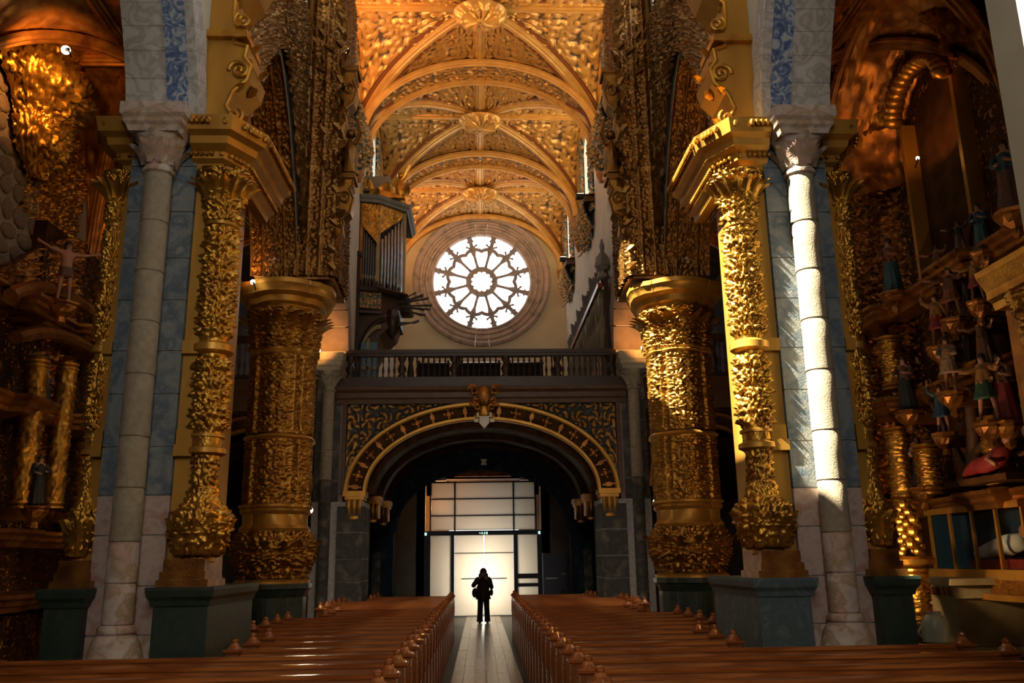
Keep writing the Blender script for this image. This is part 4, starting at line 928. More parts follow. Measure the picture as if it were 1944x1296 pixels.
# balustrade of the loft
def baluster_mb(h, r=.03):
    return MB().lathe([(r * .9, 0), (r * .9, h * .06), (r * .5, h * .1), (r * 1.0, h * .25), (r * 1.25, h * .34), (r * .6, h * .5), (r * .45, h * .62), (r * .9, h * .8), (r * .55, h * .88), (r * .9, h * .94), (r * .9, h)], (0, 0), 8)
def balustrade(root, x0, x1, y, zb, zt, posts, nb, m):
    MB().box(x0, x1, y - .10, y + .10, zt - .09, zt).build('hand_rail', m, root); MB().box(x0, x1, y - .07, y + .07, zt - .16, zt - .09).build('under_rail', m, root)
    MB().box(x0, x1, y - .08, y + .08, zb, zb + .07).build('bottom_rail', m, root)
    h = zt - .16 - zb - .07
    me = baluster_mb(h).build('baluster', m, root, True); bm = me.data; bpy.data.objects.remove(me)
    pm = MB().lathe([(.10, 0), (.10, h * .1), (.06, h * .14), (.10, h * .3), (.115, h * .42), (.07, h * .6), (.05, h * .7), (.1, h * .86), (.1, h)], (0, 0), 10).build('post', m, root, True); pmd = pm.data; bpy.data.objects.remove(pm)
    for i in range(nb):
        x = x0 + (x1 - x0) * (i + .5) / nb
        if any(abs(x - p) < .12 for p in posts): continue
        o = bpy.data.objects.new('baluster', bm); COL.objects.link(o); o.parent = root; o.location = Vector((x, y, zb + .07)) - root.location
    for p in posts:
        o = bpy.data.objects.new('post', pmd); COL.objects.link(o); o.parent = root; o.location = Vector((p, y, zb + .07)) - root.location
bl = thing('balustrade', 'dark wooden balustrade along the front of the choir loft', 'balustrade', (0, 20.72, 6.2))
balustrade(bl, -3.3, 3.3, 20.72, 6.2, 6.95, [-3.2, -1.95, -.68, .58, 1.86, 3.2], 48, M['dark_wood'])
# galleries in the side aisles
def gallery(s):
    side = 'left' if s < 0 else 'right'
    g = thing('aisle_gallery', 'gallery with dark turned balusters spanning the %s aisle' % side, 'gallery', (s * 5.6, 20.9, 3.5), 'galleries across the side aisles')
    x0, x1 = (4.0, 7.15) if s > 0 else (-7.15, -4.0)
    balustrade(g, x0, x1, 20.85, 6.3, 7.35, [x0 + .2, (x0 + x1) / 2 + .2, x1 - .2], 22, M['dark_wood'])
    MB().box(x0, x1, 20.9, 32.4, 5.95, 6.25).build('gallery_floor', M['dark_wood'], g)
    MB().mould([(x0, 20.9), (x1, 20.9)], [(-.1, 5.5), (.02, 5.5), (.05, 5.7), (.05, 5.9), (.12, 6.0), (.12, 6.28), (-.1, 6.28)]).build('gallery_beam', M['brown_wood'], g)
    cx = (x0 + x1) / 2; hw = (x1 - x0) / 2
    for a, b in ((hw - .02, 1.75), (hw - .3, 1.45)):
        MB().sweep([(cx - a * math.cos(t), 20.86, 3.6 + b * math.sin(t)) for t in th], GR, (0, 1, 0)).build('gilded_rib', M['gold_old'], g, True)
    U, V = grid(-hw, hw, 110, 0, 1, 34); zb = 3.6 + 1.45 * np.sqrt(np.maximum(0, 1 - (U / (hw - .3)) ** 2)); Z_ = zb + (5.55 - zb) * V
    carved('spandrel_carving', np.stack([cx + U, np.full_like(U, 20.95), Z_], -1), foliage(np.abs(U), Z_, .4, 85, None, .3) * .8, .08, M['dark_gilt'], g, kind=None)
    for k in range(2):    # hanging carved pendants
        xx = x0 + .45 if (k == 0) else x1 - .45
        q = MB(); q.lathe([(.02, 2.6), (.08, 2.7), (.05, 2.8), (.12, 3.0), (.1, 3.2), (.2, 3.5), (.32, 3.8)], (xx, 21.0), 12, wob=lambda a, z: 1 + .15 * math.cos(4 * a + z * 8)); q.build('pendant', M['dark_gilt'], g, True)
    return g
gallery(-1); gallery(1)
for s in (-1, 1):
    U, V = grid(0, PI, 40, 21.4, 32.3, 60); x = s * 5.6 - 1.5 * np.cos(U); z = 3.5 + 1.4 * np.sin(U)
    o = carved('ceiling_under_gallery_' + ('left' if s < 0 else 'right'), np.stack([x, V, z], -1), foliage(U, V, .5, 95) * .5, .06, M['dark_gilt'], None, flip=True); o['kind'] = 'structure'

# ================================================================ ENTRANCE
YG = 32.15
dr = thing('door_1', 'frosted glass entrance screen with double doors', None, (0.1, YG, 0), kind='structure')
def frame_bar(x0, x1, z0, z1, d=.05, y=YG, nm='frame_bar', m=None): return MB().box(x0, x1, y - d, y + d, z0, z1).build(nm, m or M['frame_blue'], dr)
frame_bar(-2.08, 2.16, 2.82, 2.98); frame_bar(-2.08, -1.86, 0, 2.82); frame_bar(2.0, 2.16, 0, 2.82); frame_bar(-1.12, -1.0, 0, 2.82); frame_bar(1.14, 1.28, 0, 2.82)
for x in (-1.87, -.98, 1.16, 1.97): frame_bar(x - .025, x + .025, 2.98, 4.75, .03)
for z in (3.52, 4.12, 4.72): frame_bar(-1.87, 1.97, z - .02, z + .02, .03)
def pane(x0, x1, z0, z1, y=YG): MB().box(x0, x1, y - .008, y + .008, z0, z1).build('pane', M['frost'], dr)
xs = (-1.85, -.98, 1.16, 1.95); zs_ = (2.98, 3.52, 4.12, 4.72)
for a, b in zip(xs[:-1], xs[1:]):
    for c, d in zip(zs_[:-1], zs_[1:]): pane(a + .025, b - .025, c + .02, d - .02)
pane(-1.86, -1.12, .05, 2.82); pane(1.28, 2.0, .05, 1.0); pane(1.28, 2.0, 1.45, 2.82)
frame_bar(1.28, 2.0, 1.28, 1.45, .03); frame_bar(1.28, 2.0, 1.0, 1.12, .03); pane(1.28, 2.0, 1.12, 1.28)
for x0, x1 in ((-1.0, .06), (.08, 1.14)):
    pane(x0 + .01, x1 - .01, .04, 2.18); pane(x0 + .01, x1 - .01, 2.2, 2.82)
    h = MB(); zc = 1.3; a, b = (x0 + .25, x1 - .12) if x0 < 0 else (x0 + .12, x1 - .25)
    h.box(a, b, YG - .08, YG - .05, zc - .02, zc + .02); h.build('push_bar', M['tin'], dr)
frame_bar(-1.0, 1.14, 2.175, 2.205, .02, nm='transom', m=M['tin']); frame_bar(-1.0, 1.14, .0, .04, .04, nm='threshold', m=M['tin'])
for x in (-1.5, 1.66): frame_bar(x - .16, x + .16, .42, .52, .03, YG - .03, 'notice_plate', M['iron'])
ex = MB().box(-.12, .22, YG - .1, YG - .05, 2.83, 2.95).build('exit_sign', M['frame_blue'], None); ex['kind'] = 'structure' if False else ''
del ex['kind']; tag(ex, 'small lit exit sign above the glass doors', 'sign')
for i, (w0, w1) in enumerate(((-.105, -.05), (-.02, .04), (.07, .13), (.155, .205))):
    q = MB(); yq = YG - .103
    if i == 0: q.box(w0, w1, yq, yq + .004, 2.88, 2.90); q.add([(w1 - .02, yq, 2.865), (w1 + .015, yq, 2.89), (w1 - .02, yq, 2.915)], [(0, 1, 2)])
    elif i == 3: q.box(w0, w1, yq, yq + .004, 2.85, 2.93)
    else: q.ball(((w0 + w1) / 2, yq, 2.925), .01, 6, 4); q.tube([((w0 + w1) / 2, yq, 2.91), ((w0 + w1) / 2 + .005, yq, 2.88), (w1 - .01, yq, 2.855)], .008, 5); q.tube([((w0 + w1) / 2, yq, 2.885), (w0, yq, 2.855)], .008, 5); q.tube([(w0, yq, 2.9), (w1, yq, 2.9)], .006, 5)
    q.build('pictogram', M['exit'], ex)
for x in (-2.03, 2.08):
    e = tag(MB().box(x - .035, x + .035, YG - .09, YG - .05, 2.83, 2.93).build('emergency_lamp', M['exit'], None), 'tiny green emergency lamp on the %s corner of the glass entrance frame' % ('left' if x < 0 else 'right'), 'lamp', 'emergency lamps')
# daylight arriving through the open portal behind the glass
lamp_light('portal_daylight', 'AREA', (0.12, 33.2, 1.3), 115, (1.0, 0.90, 0.74), None, (0.12, 20, 1.3), 0.9, size_y=1.7)
# grey service door right of the screen
gd = thing('door_2', 'grey service door beside the glass screen', None, (2.65, 32.4, 0), kind='structure')
MB().box(2.2, 3.1, 32.36, 32.46, 0, 2.15).build('door_leaf', mat('grey_door', (.10, .10, .13), .5), gd)
MB().box(2.3, 2.72, 32.3, 32.34, 1.24, 1.3).build('push_bar', M['tin'], gd); MB().box(2.86, 3.05, 32.32, 32.36, 1.38, 1.44).build('handle', M['tin'], gd)
tag(MB().ball((2.9, 32.3, .75), .1, 10, 6, (1, .3, 1)).build('round_plaque', M['dark_wood'], None, True), 'dark round plaque low on the grey service door', 'plaque')
# carved lintel remains over the portal
q = MB(); q.box(-1.0, 1.1, 32.3, 32.5, 4.95, 5.12)
tag(q.build('carved_lintel', M['gold_old'], None), 'dark gilded lintel above the glass entrance screen', 'lintel')
for x in (-1.5, 1.6): tag(MB().prism([(x - .2, 4.8), (x + .2, 4.8), (x + .16, 4.95), (x + .2, 5.1), (x - .2, 5.1), (x - .16, 4.95)], 1, 32.34, 32.5).build('stone_corbel', M['white'], None), 'pale stone corbel on the %s of the portal lintel' % ('left' if x < 0 else 'right'), 'corbel', 'corbels over the portal')

# wooden walkway
wk = thing('wooden_walkway', 'long pale wooden walkway down the middle of the aisle', 'walkway', (0.04, 18, 0))
bw = 1.17 / 6
rb = random.Random(11); bmesh_cache = {}
for i in range(6):
    y = 2.0 + rb.uniform(0, 1.5) - 2
    while y < 31.9:
        L_ = rb.choice([2.0, 2.6, 3.2]); y1 = min(y + L_, 31.95); x0 = -.55 + i * bw
        MB().box(x0 + .003, x0 + bw - .003, y + .003, y1 - .003, 0.001, .022 + rb.uniform(-.002, .002)).build('board', M['board'], wk); y = y1

# ================================================================ ORGAN
og = thing('pipe_organ', 'pipe organ with tin pipes and gilded fretwork on the left of the loft', 'organ', (-3.0, 23.2, 5.95))
A_, B_, C_ = Vector((-3.24, 22.2)), Vector((-2.80, 22.36)), Vector((-2.2, 22.95))
bodyplan = [(-3.29, 22.4), (-2.86, 22.55), (-2.32, 23.1), (-2.32, 24.9), (-3.29, 24.9)]
MB().prism(bodyplan, 2, 8.95, 11.5).build('case_body', M['dark_wood'], og)
def pipes(P, Q, n, tops, z0, r, mm, mouth):
    for i in range(n):
        t = (i + .5) / n; p = P + (Q - P) * t; h = tops[0] + (tops[1] - tops[0]) * t
        po = MB().lathe([(r * .25, z0 - .28), (r * .95, z0), (r, z0 + .02), (r, h - .005), (r * .92, h)], (p.x, p.y), 12).build('pipe', mm, og, True)
        zz = z0 + mouth[i % len(mouth)]
        MB().box(p.x - r * .5, p.x + r * .5, p.y - r - .006, p.y - r + .02, zz, zz + .10).build('mouth', M['cream_paint'] if i < 99 else M['iron'], po)
pipes(A_ + Vector((.03, .02)), B_ - Vector((.03, 0)), 6, (10.75, 10.2), 9.3, .033, M['tin_dark'], [.02])
pipes(B_ + Vector((.05, .04)), C_, 7, (10.45, 11.3), 9.35, .042, M['tin'], [.28, .28, .28, .1, .1, .02, .02])
def upright(p, z0, z1, w, nm, m): return MB().box(p.x - w, p.x + w, p.y - w, p.y + w, z0, z1).build(nm, m, og)
upright(A_, 9.0, 11.45, .035, 'stile', M['gilt_wood']); upright(B_, 9.0, 11.5, .045, 'stile', M['cream_paint']); upright(C_ + Vector((.05, .04)), 9.0, 11.5, .04, 'stile', M['cream_paint'])
def shade(P, Q, z0a, z0b, z1, seed):
    U, V = grid(0, (Q - P).length, 40, 0, 1, 36); d = (Q - P).normalized(); t = U / U.max(); lo = z0a + (z0b - z0a) * t
    X = P.x + d.x * U; Y = P.y + d.y * U - .05; Z_ = lo + (z1 - lo) * V
    carved('pipe_shade', np.stack([X, Y, Z_], -1), foliage(U, Z_, .16, seed, None, .3), .06, M['gold'], og, kind=None)
shade(A_, B_, 10.8, 10.3, 11.45, 4); shade(B_, C_, 10.6, 11.3, 11.5, 6)
pl = [(-3.3, 22.1), (-2.80, 22.2), (-2.1, 22.85), (-2.1, 24.9)]
MB().mould(pl, [(-.3, 11.48), (.02, 11.48), (.05, 11.54), (.10, 11.58), (.14, 11.66), (-.3, 11.68)]).build('cornice', M['grey_box'], og)
MB().prism([(-3.3, 11.68), (-2.1, 11.68), (-2.5, 11.84), (-2.85, 11.92)], 1, 22.3, 22.5).build('pediment', M['gold'], og)
MB().box(-3.28, -2.55, 22.7, 24.6, 11.66, 12.5).build('swell_box', M['grey_box'], og); MB().box(-3.29, -2.5, 22.62, 24.65, 12.02, 12.1).build('box_moulding', M['grey_box'], og)
q = MB(); q.lathe([(.02, 11.7), (.15, 11.75), (.11, 12.0), (.14, 12.2), (.09, 12.4), (.05, 12.45)], (-2.28, 22.8), 12, wob=lambda a, z: 1 + .15 * math.cos(4 * a + z * 9)); q.ball((-2.27, 22.76, 12.55), .10, 8, 6)
q.tube([(-2.3, 22.8, 12.35), (-2.12, 22.7, 12.55), (-2.0, 22.66, 12.85)], [.05, .045, .03], 6); q.tube([(-2.3, 22.8, 12.3), (-2.5, 22.75, 12.2), (-2.62, 22.7, 12.0)], [.05, .04, .03], 6)
q.build('angel', M['gold'], og, True)
for k in range(14):
    l = leaf_mb(.3, .18, .12); t = k / 13; p = Vector((-3.25, 22.15)) + (Vector((-2.1, 22.75)) - Vector((-3.25, 22.15))) * t
    l.xf(Matrix.Translation((p.x, p.y, 11.66 + (.25 if k % 2 else 0))) @ Matrix.Rotation(.4, 4, 'Z') @ Matrix.Rotation((k % 3 - 1) * .7, 4, 'Y')); l.build('crest_leaf', M['gold'], og, True)
MB().mould(pl, [(-.3, 8.95), (.05, 8.95), (.1, 9.02), (.04, 9.08), (-.3, 9.08)]).build('impost', M['dark_wood'], og)
for k in range(9):   # small carved figures of the impost
    t = (k + .5) / 9; p = A_ + (B_ - A_) * (t * 2) if t < .5 else B_ + (C_ - B_) * ((t - .5) * 2)
    MB().lathe([(.05, 9.08), (.035, 9.14), (.05, 9.2), (.02, 9.26)], (p.x, p.y - .06), 8).build('impost_knob', M['dark_wood'], og, True)
U, V = grid(0, .55, 30, 8.5, 8.95, 26)
carved('painted_panel', np.stack([-3.25 + U, 22.25 + U * .3, V], -1), foliage(U, V, .2, 8, .27, .3), .03, ground_mat('organ_panel', (.05, .09, .05), (.45, .22, .08)), og, kind=None, attr=True)
MB().prism([(-3.29, 22.35), (-2.7, 22.5), (-2.3, 22.9), (-2.3, 24.8), (-3.29, 24.8)], 2, 8.4, 8.97).build('lower_case', M['brown_wood'], og)
q = MB(); V = []; Fc = []
cur = [(-2.35, 8.42), (-2.45, 8.1), (-2.75, 7.8), (-2.95, 7.4), (-3.0, 7.0), (-3.0, 5.96), (-3.29, 5.96), (-3.29, 8.42)]
MB().prism(cur, 1, 22.6, 24.6).build('corbel_case', M['brown_wood'], og)
for k, rr in ((0, .75), (1, .6)):
    pts = [(-3.25 + .02 + rr * (1 - math.cos(t)) * .9, 22.5, 7.2 + rr * 1.4 * math.sin(t)) for t in np.linspace(0, PI / 2, 10)]
    MB().tube(pts, .06, 6).build('console_scroll', M['cream_paint'] if k else M['dark_wood'], og, True)
for x in (-3.2, -2.98): MB().box(x, x + .2, 22.44, 22.5, 6.2, 7.6).build('painted_door_panel', M['blue_paint'], og)
MB().box(-3.05, -2.98, 22.42, 22.5, 5.96, 7.7).build('door_stile', M['cream_paint'], og); MB().box(-3.22, -2.75, 22.42, 22.5, 6.85, 6.93).build('door_rail', M['cream_paint'], og)
upright(Vector((-3.30, 22.0)), 6.0, 9.85, .07, 'post', M['dark_wood']); MB().box(-3.38, -3.2, 21.9, 22.1, 9.85, 9.97).build('post_cap', M['dark_wood'], og)
for i in range(15):      # horizontal trumpets
    t = i / 14; el = -.32 + .62 * t; yaw = -.25 + .2 * math.sin(i * 2.1); ln = .55 + .42 * math.sin(PI * (t * .8 + .15)); b = Vector((-2.3, 22.75 + .1 * math.cos(i), 8.72 + .18 * (t - .5)))
    d = Vector((math.cos(el) * math.cos(yaw), math.sin(yaw), math.sin(el))); e = b + d * ln
    MB().tube([b, b + d * ln * .75, b + d * ln * .95, e], [.012, .018, .026, .038], 8).build('trumpet_pipe', M['tin_dark'], og, True)
for i in range(4):
    b = Vector((-2.4, 22.7, 8.22 - .05 * i)); d = Vector((1, -.15, -.08 + .1 * i)).normalized(); MB().tube([b, b + d * .45, b + d * (.6 + .05 * i)], [.014, .02, .034], 8).build('trumpet_pipe', M['tin_dark'], og, True)
q = MB(); q.lathe([(.02, 7.75), (.12, 7.9), (.2, 8.1), (.22, 8.35), (.16, 8.55)], (-2.42, 22.75), 12, wob=lambda a, z: 1 + .15 * math.cos(5 * a + z * 7)); q.build('carved_boss', M['dark_wood'], og, True)

# ================================================================ CHOIR STALLS (right)
st = thing('choir_stall', 'carved dark choir stall back with leafy crest on the right of the loft', 'stall', (3.1, 24, 5.95))
XS = 3.02
MB().box(XS + .02, 3.28, 20.95, 29.0, 5.95, 6.9).build('stall_base', M['brown_wood'], st)
MB().box(XS - .06, XS + .06, 20.9, 29.0, 8.62, 8.74).build('top_rail', M['red_wood'], st); MB().box(XS + .02, XS + .12, 20.9, 29.0, 8.74, 8.84).build('top_moulding', M['dark_wood'], st)
MB().box(XS + .1, XS + .2, 20.85, 20.97, 5.95, 9.2).build('end_post', M['dark_wood'], st)
rr = random.Random(9)
pm = MB().lathe([(.05, 6.9), (.09, 7.0), (.06, 7.15), (.10, 7.4), (.12, 7.7), (.06, 7.9), (.1, 8.15), (.13, 8.4), (.08, 8.62)], (0, 0), 8, wob=lambda a, z: 1 + .25 * math.cos(3 * a + z * 6)).build('carved_upright', mat('grey_green_gilding', (.14, .13, .09), .6, .2, var=(.22, .18, .10), scale=6), st, True)
pmd = pm.data; bpy.data.objects.remove(pm)
for k in range(20):
    o = bpy.data.objects.new('carved_upright', pmd); COL.objects.link(o); o.parent = st; o.location = Vector((XS + .08, 21.15 + k * .4, 0)) - st.location; o.rotation_euler.z = k * .9
for k in range(20):
    h = .75 * (1.0 if k % 4 == 0 else .6); l = leaf_mb(h, .3, .1); l.xf(Matrix.Translation((XS + .08, 21.1 + k * .4, 8.8)) @ Matrix.Rotation(-PI / 2 + .5, 4, 'Z')); l.build('crest_leaf', M['grey_box'], st, True)
q = MB().lathe([(.1, 8.84), (.16, 8.9), (.12, 9.05), (.2, 9.2), (.14, 9.45), (.05, 9.6), (.07, 9.75), (.02, 9.95)], (XS + .1, 20.98), 10, wob=lambda a, z: 1 + .15 * math.cos(5 * a + z * 5)); q.build('finial', M['grey_box'], st, True)
for k in range(5): MB().box(XS - .02, XS + .03, 21.1 + k * .5, 21.4 + k * .5, 6.1, 6.85).build('red_panel', M['red_wood'], st)
# black choir desks behind the balustrade and the thin rail
for i, (a, b) in enumerate(((-1.62, -.82), (-.55, .47), (.68, 1.55))):
    d = thing('choir_desk', ['left black draped choir desk behind the loft balustrade', 'middle black draped choir desk behind the loft balustrade', 'right black draped choir desk behind the loft balustrade'][i], 'desk', ((a + b) / 2, 21.5, 5.95), 'black choir desks')
    MB().box(a, b, 21.4, 21.46, 6.0, 6.76).build('front_panel', M['cloth_black'], d); MB().prism([(21.38, 6.74), (21.38, 6.78), (21.8, 6.9), (21.8, 6.86)], 0, a - .03, b + .03).build('desk_top', M['dark_wood'], d)
    for x in (a + .03, b - .03): MB().box(x - .03, x + .03, 21.42, 21.75, 5.95, 6.85).build('side_board', M['dark_wood'], d)
rf = thing('thin_rail', 'thin metal rail frame standing behind the choir desks', 'rail', (0, 23.5, 5.95))
for x in (-1.6, .05, 1.7): MB().box(x - .015, x + .015, 23.485, 23.515, 5.95, 7.42).build('rail_post', M['brown_wood'], rf)
MB().box(-1.615, 1.715, 23.485, 23.515, 7.4, 7.435).build('rail_bar', M['brown_wood'], rf)
for i, x in enumerate((-1.85, -.62, .66, 1.95)):
    tag(MB().lathe([(.09, 5.95), (.09, 6.7), (.05, 6.95), (.08, 7.05), (.05, 7.14), (.015, 7.22)], (x, 22.1), 10).build('carved_bench_post', M['dark_wood'], None, True), ['carved wooden post top left of the thin rail, nearest the organ', 'carved wooden post top between left and middle choir desks', 'carved wooden post top between middle and right choir desks', 'carved wooden post top right of the thin rail, nearest the stall'][i], 'post', 'post tops behind the balustrade')

# ================================================================ PEWS
def pew_end_mb():
    return MB().box(-.035, .035, -.42, .10, 0, .62)
pew_cache = {}
def make_pew(x0, x1, y, label, group):
    r = thing('pew', label, 'pew', ((x0 + x1) / 2, y, 0), group)
    Lh = round((x1 - x0) / 2, 3)
    if Lh not in pew_cache:
        D = {}
        def reg(nm, mb, m, smooth=False):
            o = mb.build(nm, M[m], None, smooth); D.setdefault(nm, []).append(o.data); bpy.data.objects.remove(o)
        for k, (za, zb) in enumerate(((.56, .72), (.735, .90), (.915, 1.06))):
            ta, tb = (za - .4) * .12, (zb - .4) * .12
            mb = MB(); V = []
            for x in (-Lh, Lh): V += [(x, -.02 + ta, za), (x, .012 + ta, za), (x, -.02 + tb, zb), (x, .012 + tb, zb)]
            mb.add(V, [(0, 1, 3, 2), (4, 6, 7, 5), (0, 4, 5, 1), (2, 3, 7, 6), (0, 2, 6, 4), (1, 5, 7, 3)]); reg('back_board', mb, 'pew')
        reg('top_rail', MB().box(-Lh, Lh, .045, .125, 1.055, 1.09), 'pew')
        reg('seat_board', MB().box(-Lh, Lh, -.40, -.215, .44, .475), 'pew'); reg('seat_board', MB().box(-Lh, Lh, -.205, -.02, .44, .475), 'pew')
        reg('apron', MB().box(-Lh, Lh, -.37, -.345, .1, .43), 'pew_end')
        pew_cache[Lh] = D
    for nm, L_ in pew_cache[Lh].items():
        for me in L_:
            o = bpy.data.objects.new(nm, me); COL.objects.link(o); o.parent = r
    if 'end' not in pew_cache:
        E_ = []
        for nm, mb, m in (('pew_end', pew_end_mb(), 'pew_end'),
                          ('end_post', MB().box(-.065, .065, -.01, .13, .0, 1.06), 'pew_end'),
                          ('cap', MB().mould([(-.06, .12), (-.06, 0), (.06, 0), (.06, .12)], [(-.05, 1.06), (.015, 1.06), (.03, 1.075), (.03, 1.095), (-.05, 1.105)], True), 'pew'),
                          ('finial', MB().lathe([(.085, 1.09), (.075, 1.11), (.045, 1.135), (.032, 1.155), (.036, 1.175), (.03, 1.19), (.008, 1.2)], (0, .06), 8), 'pew'),
                          ('post_frame', MB().box(-.05, -.035, -.022, -.01, .62, 1.02).box(.035, .05, -.022, -.01, .62, 1.02).box(-.035, .035, -.022, -.01, 1.005, 1.02).box(-.035, .035, -.022, -.01, .62, .635), 'pew_end'),
                          ('side_frame', MB().box(-.045, .045, -.40, -.36, .08, .58).box(-.045, .045, -.05, -.012, .08, .58).box(-.045, .045, -.36, -.05, .08, .13).box(-.045, .045, -.36, -.05, .53, .58), 'pew'),
                          ('post_panel', MB().box(-.072, .072, .03, .09, .68, .98), 'pew'),
                          ('arm_rest', MB().box(-.045, .045, -.42, -.01, .62, .66), 'pew')):
            o = mb.build(nm, M[m], None, nm == 'finial'); E_.append((nm, o.data)); bpy.data.objects.remove(o)
        pew_cache['end'] = E_
    for sx in (-1, 1):
        e = None
        for nm, me in pew_cache['end']:
            o = bpy.data.objects.new(nm, me); COL.objects.link(o)
            if e is None: e = o; o.parent = r; o.location = (sx * (Lh + .03), 0.02, 0)
            else: o.parent = e
    return r
ords = ['first', 'second', 'third', 'fourth', 'fifth', 'sixth', 'seventh', 'eighth', 'ninth', 'tenth', 'eleventh', 'twelfth', 'thirteenth', 'fourteenth', 'fifteenth', 'sixteenth', 'seventeenth', 'eighteenth', 'nineteenth', 'twentieth', 'twenty-first', 'twenty-second', 'twenty-third', 'twenty-fourth', 'twenty-fifth']
nrow = 23
for k in range(nrow):
    y = 6.30 + .72 * k
    xo = 4.5 if y < 8.6 else 2.5 if y < 11.1 else 3.05 if y < 14.3 else 2.6 if y < 16.9 else 3.05 if y < 20.3 else 2.55
    for s in (-1, 1):
        a, b = (.80, xo) if s > 0 else (-xo, -.80)
        make_pew(a, b, y, '%s red-brown varnished pew from the front, %s of the aisle' % (ords[k], 'right' if s > 0 else 'left'), 'pews in the nave')

# ================================================================ FIGURES
def skin_mesh(J, E_, rad, sub=2, root=0):
    me = bpy.data.meshes.new('body'); me.from_pydata(J, E_, []); o = bpy.data.objects.new('body', me); COL.objects.link(o)
    o.modifiers.new('s', 'SKIN'); 
    for i, v in enumerate(me.skin_vertices[0].data): r = rad[i]; v.radius = (r, r) if not hasattr(r, '__len__') else r; v.use_root = (i == root)
    ss = o.modifiers.new('ss', 'SUBSURF'); ss.levels = sub; ss.render_levels = sub
    dg = bpy.context.evaluated_depsgraph_get(); ev = o.evaluated_get(dg); out = bpy.data.meshes.new_from_object(ev)
    bpy.data.objects.remove(o); return out
def figure_body(pose, H=1.7):
    """joints of a standing figure of height H facing -y; pose gives elbow/hand positions and leg spread"""
    k = H / 1.7
    J = [(0, 0, .98), (0, .01, 1.18), (0, .01, 1.38), (0, 0, 1.48), (0, -.01, 1.56), (0, -.015, 1.66)]
    R_ = [(.155, .12), (.14, .105), (.16, .10), (.06, .06), (.088, .10), (.075, .09)]; E_ = [(0, 1), (1, 2), (2, 3), (3, 4), (4, 5)]
    def chain(st, pts, rad):
        p = st
        for q, r in zip(pts, rad): J.append(q); R_.append(r); E_.append((p, len(J) - 1)); p = len(J) - 1
        return p
    for s, nm in ((-1, 'R'), (1, 'L')):
        el, ha = pose[nm]
        e = chain(2, [(s * .17, .01, 1.40), el, ha], [.07, .048, .032])
        d = (Vector(ha) - Vector(el)).normalized(); sd = d.cross(Vector((0, 1, .2))).normalized()
        pm_ = tuple(Vector(ha) + d * .06); pk = chain(e, [pm_], [.034])
        for f in range(4): chain(pk, [tuple(Vector(pm_) + sd * (.022 * (f - 1.5)) + d * .035), tuple(Vector(pm_) + sd * (.025 * (f - 1.5)) + d * (.06 + .01 * (f in (1, 2))) + Vector((0, -.02, -.01)))], [.010, .008])
        chain(e, [tuple(Vector(ha) + sd * .045 + d * .03), tuple(Vector(ha) + sd * .055 + d * .065)], [.011, .009])
        sp = pose.get('spread', .1); ft = pose.get('step', 0) * s
        chain(0, [(s * .10, 0, .90), (s * (.10 + sp * .3), -ft * .5, .50), (s * (.10 + sp * .6), -ft, .09), (s * (.11 + sp * .65), -ft - .14, .035)], [.10, .068, .045, .035])
    return [tuple(c * k for c in p) for p in J], E_, [tuple(c * k for c in r) if hasattr(r, '__len__') else r * k for r in R_]
def robe_mb(H, r0, r1, z0, z1, folds=9, seed=0, ey=.8):
    q = MB(); pr = []
    for i in range(13): t = i / 12; pr.append((r0 + (r1 - r0) * t ** .8, z0 + (z1 - z0) * t))
    q.lathe(pr, (0, 0), 36, wob=lambda a, z: 1 + .09 * math.cos(folds * a + seed + z * 2) * max(0.0, min(1.0, (z1 - z) / (z1 - z0) * 1.4)) + .03 * math.sin(3 * a + seed), ey=ey); return q
def face_parts(mb, k, hair, parent, zc=1.585):
    q = MB(); q.ball((0, -.108 * k, (zc) * k), .022 * k, 6, 4, (.7, 1.2, 1.3)); q.build('nose', M['skin'], parent, True)
    q = MB()
    for sx in (-1, 1): q.ball((sx * .035 * k, -.088 * k, (zc + .035) * k), .013 * k, 6, 4)
    q.build('eyes', M['dark_wood'], parent, True, 'stuff')
    MB().ball((0, -.098 * k, (zc - .05) * k), .02 * k, 6, 4, (1.2, .5, .4)).build('mouth', M['red_wood'], parent, True)
# the visitor in front of the bright doors, raising a camera
PX, PYY = 0.03, 28.44
pose = {'R': ((-.33, -.10, 1.20), (-.10, -.22, 1.47)), 'L': ((.27, -.08, 1.14), (.09, -.21, 1.43)), 'spread': .05, 'step': 0.03}
J, E_, R_ = figure_body(pose, 1.62)
pr_ = thing('person', 'person in a dark coat standing before the bright doors, raising a camera', 'person', (PX, PYY, 0.022))
body = mobj('body', skin_mesh(J, E_, R_, 2), M['skin'], pr_, 'all'); body.matrix_parent_inverse = Matrix.Identity(4)
k = 1.62 / 1.7
def pp(mb, nm, m, smooth='all'):
    o = mb.build(nm, m, pr_, smooth); o.matrix_parent_inverse = Matrix.Identity(4); return o
coat_m = mat('dark_maroon_coat', (.03, .008, .006), .8); trous = mat('dark_trousers', (.012, .009, .010), .85)
q = robe_mb(1.62, .235, .165, .72, 1.36, 5, 1, .75); q.lathe([(.165, 1.36), (.12, 1.40), (.075, 1.43), (.08, 1.47)], (0, 0), 20, ey=.75); ct = pp(q, 'coat', coat_m)
for s, (el, ha) in ((-1, pose['R']), (1, pose['L'])):
    pts = [Vector(p) * k for p in ((s * .14, .01, 1.41), (s * .19, 0, 1.37), el, tuple(Vector(el) * .15 + Vector(ha) * .85))]
    q = MB().tube(pts, [.085, .09, .072, .055], 10); o = q.build('sleeve', coat_m, ct, 'all')
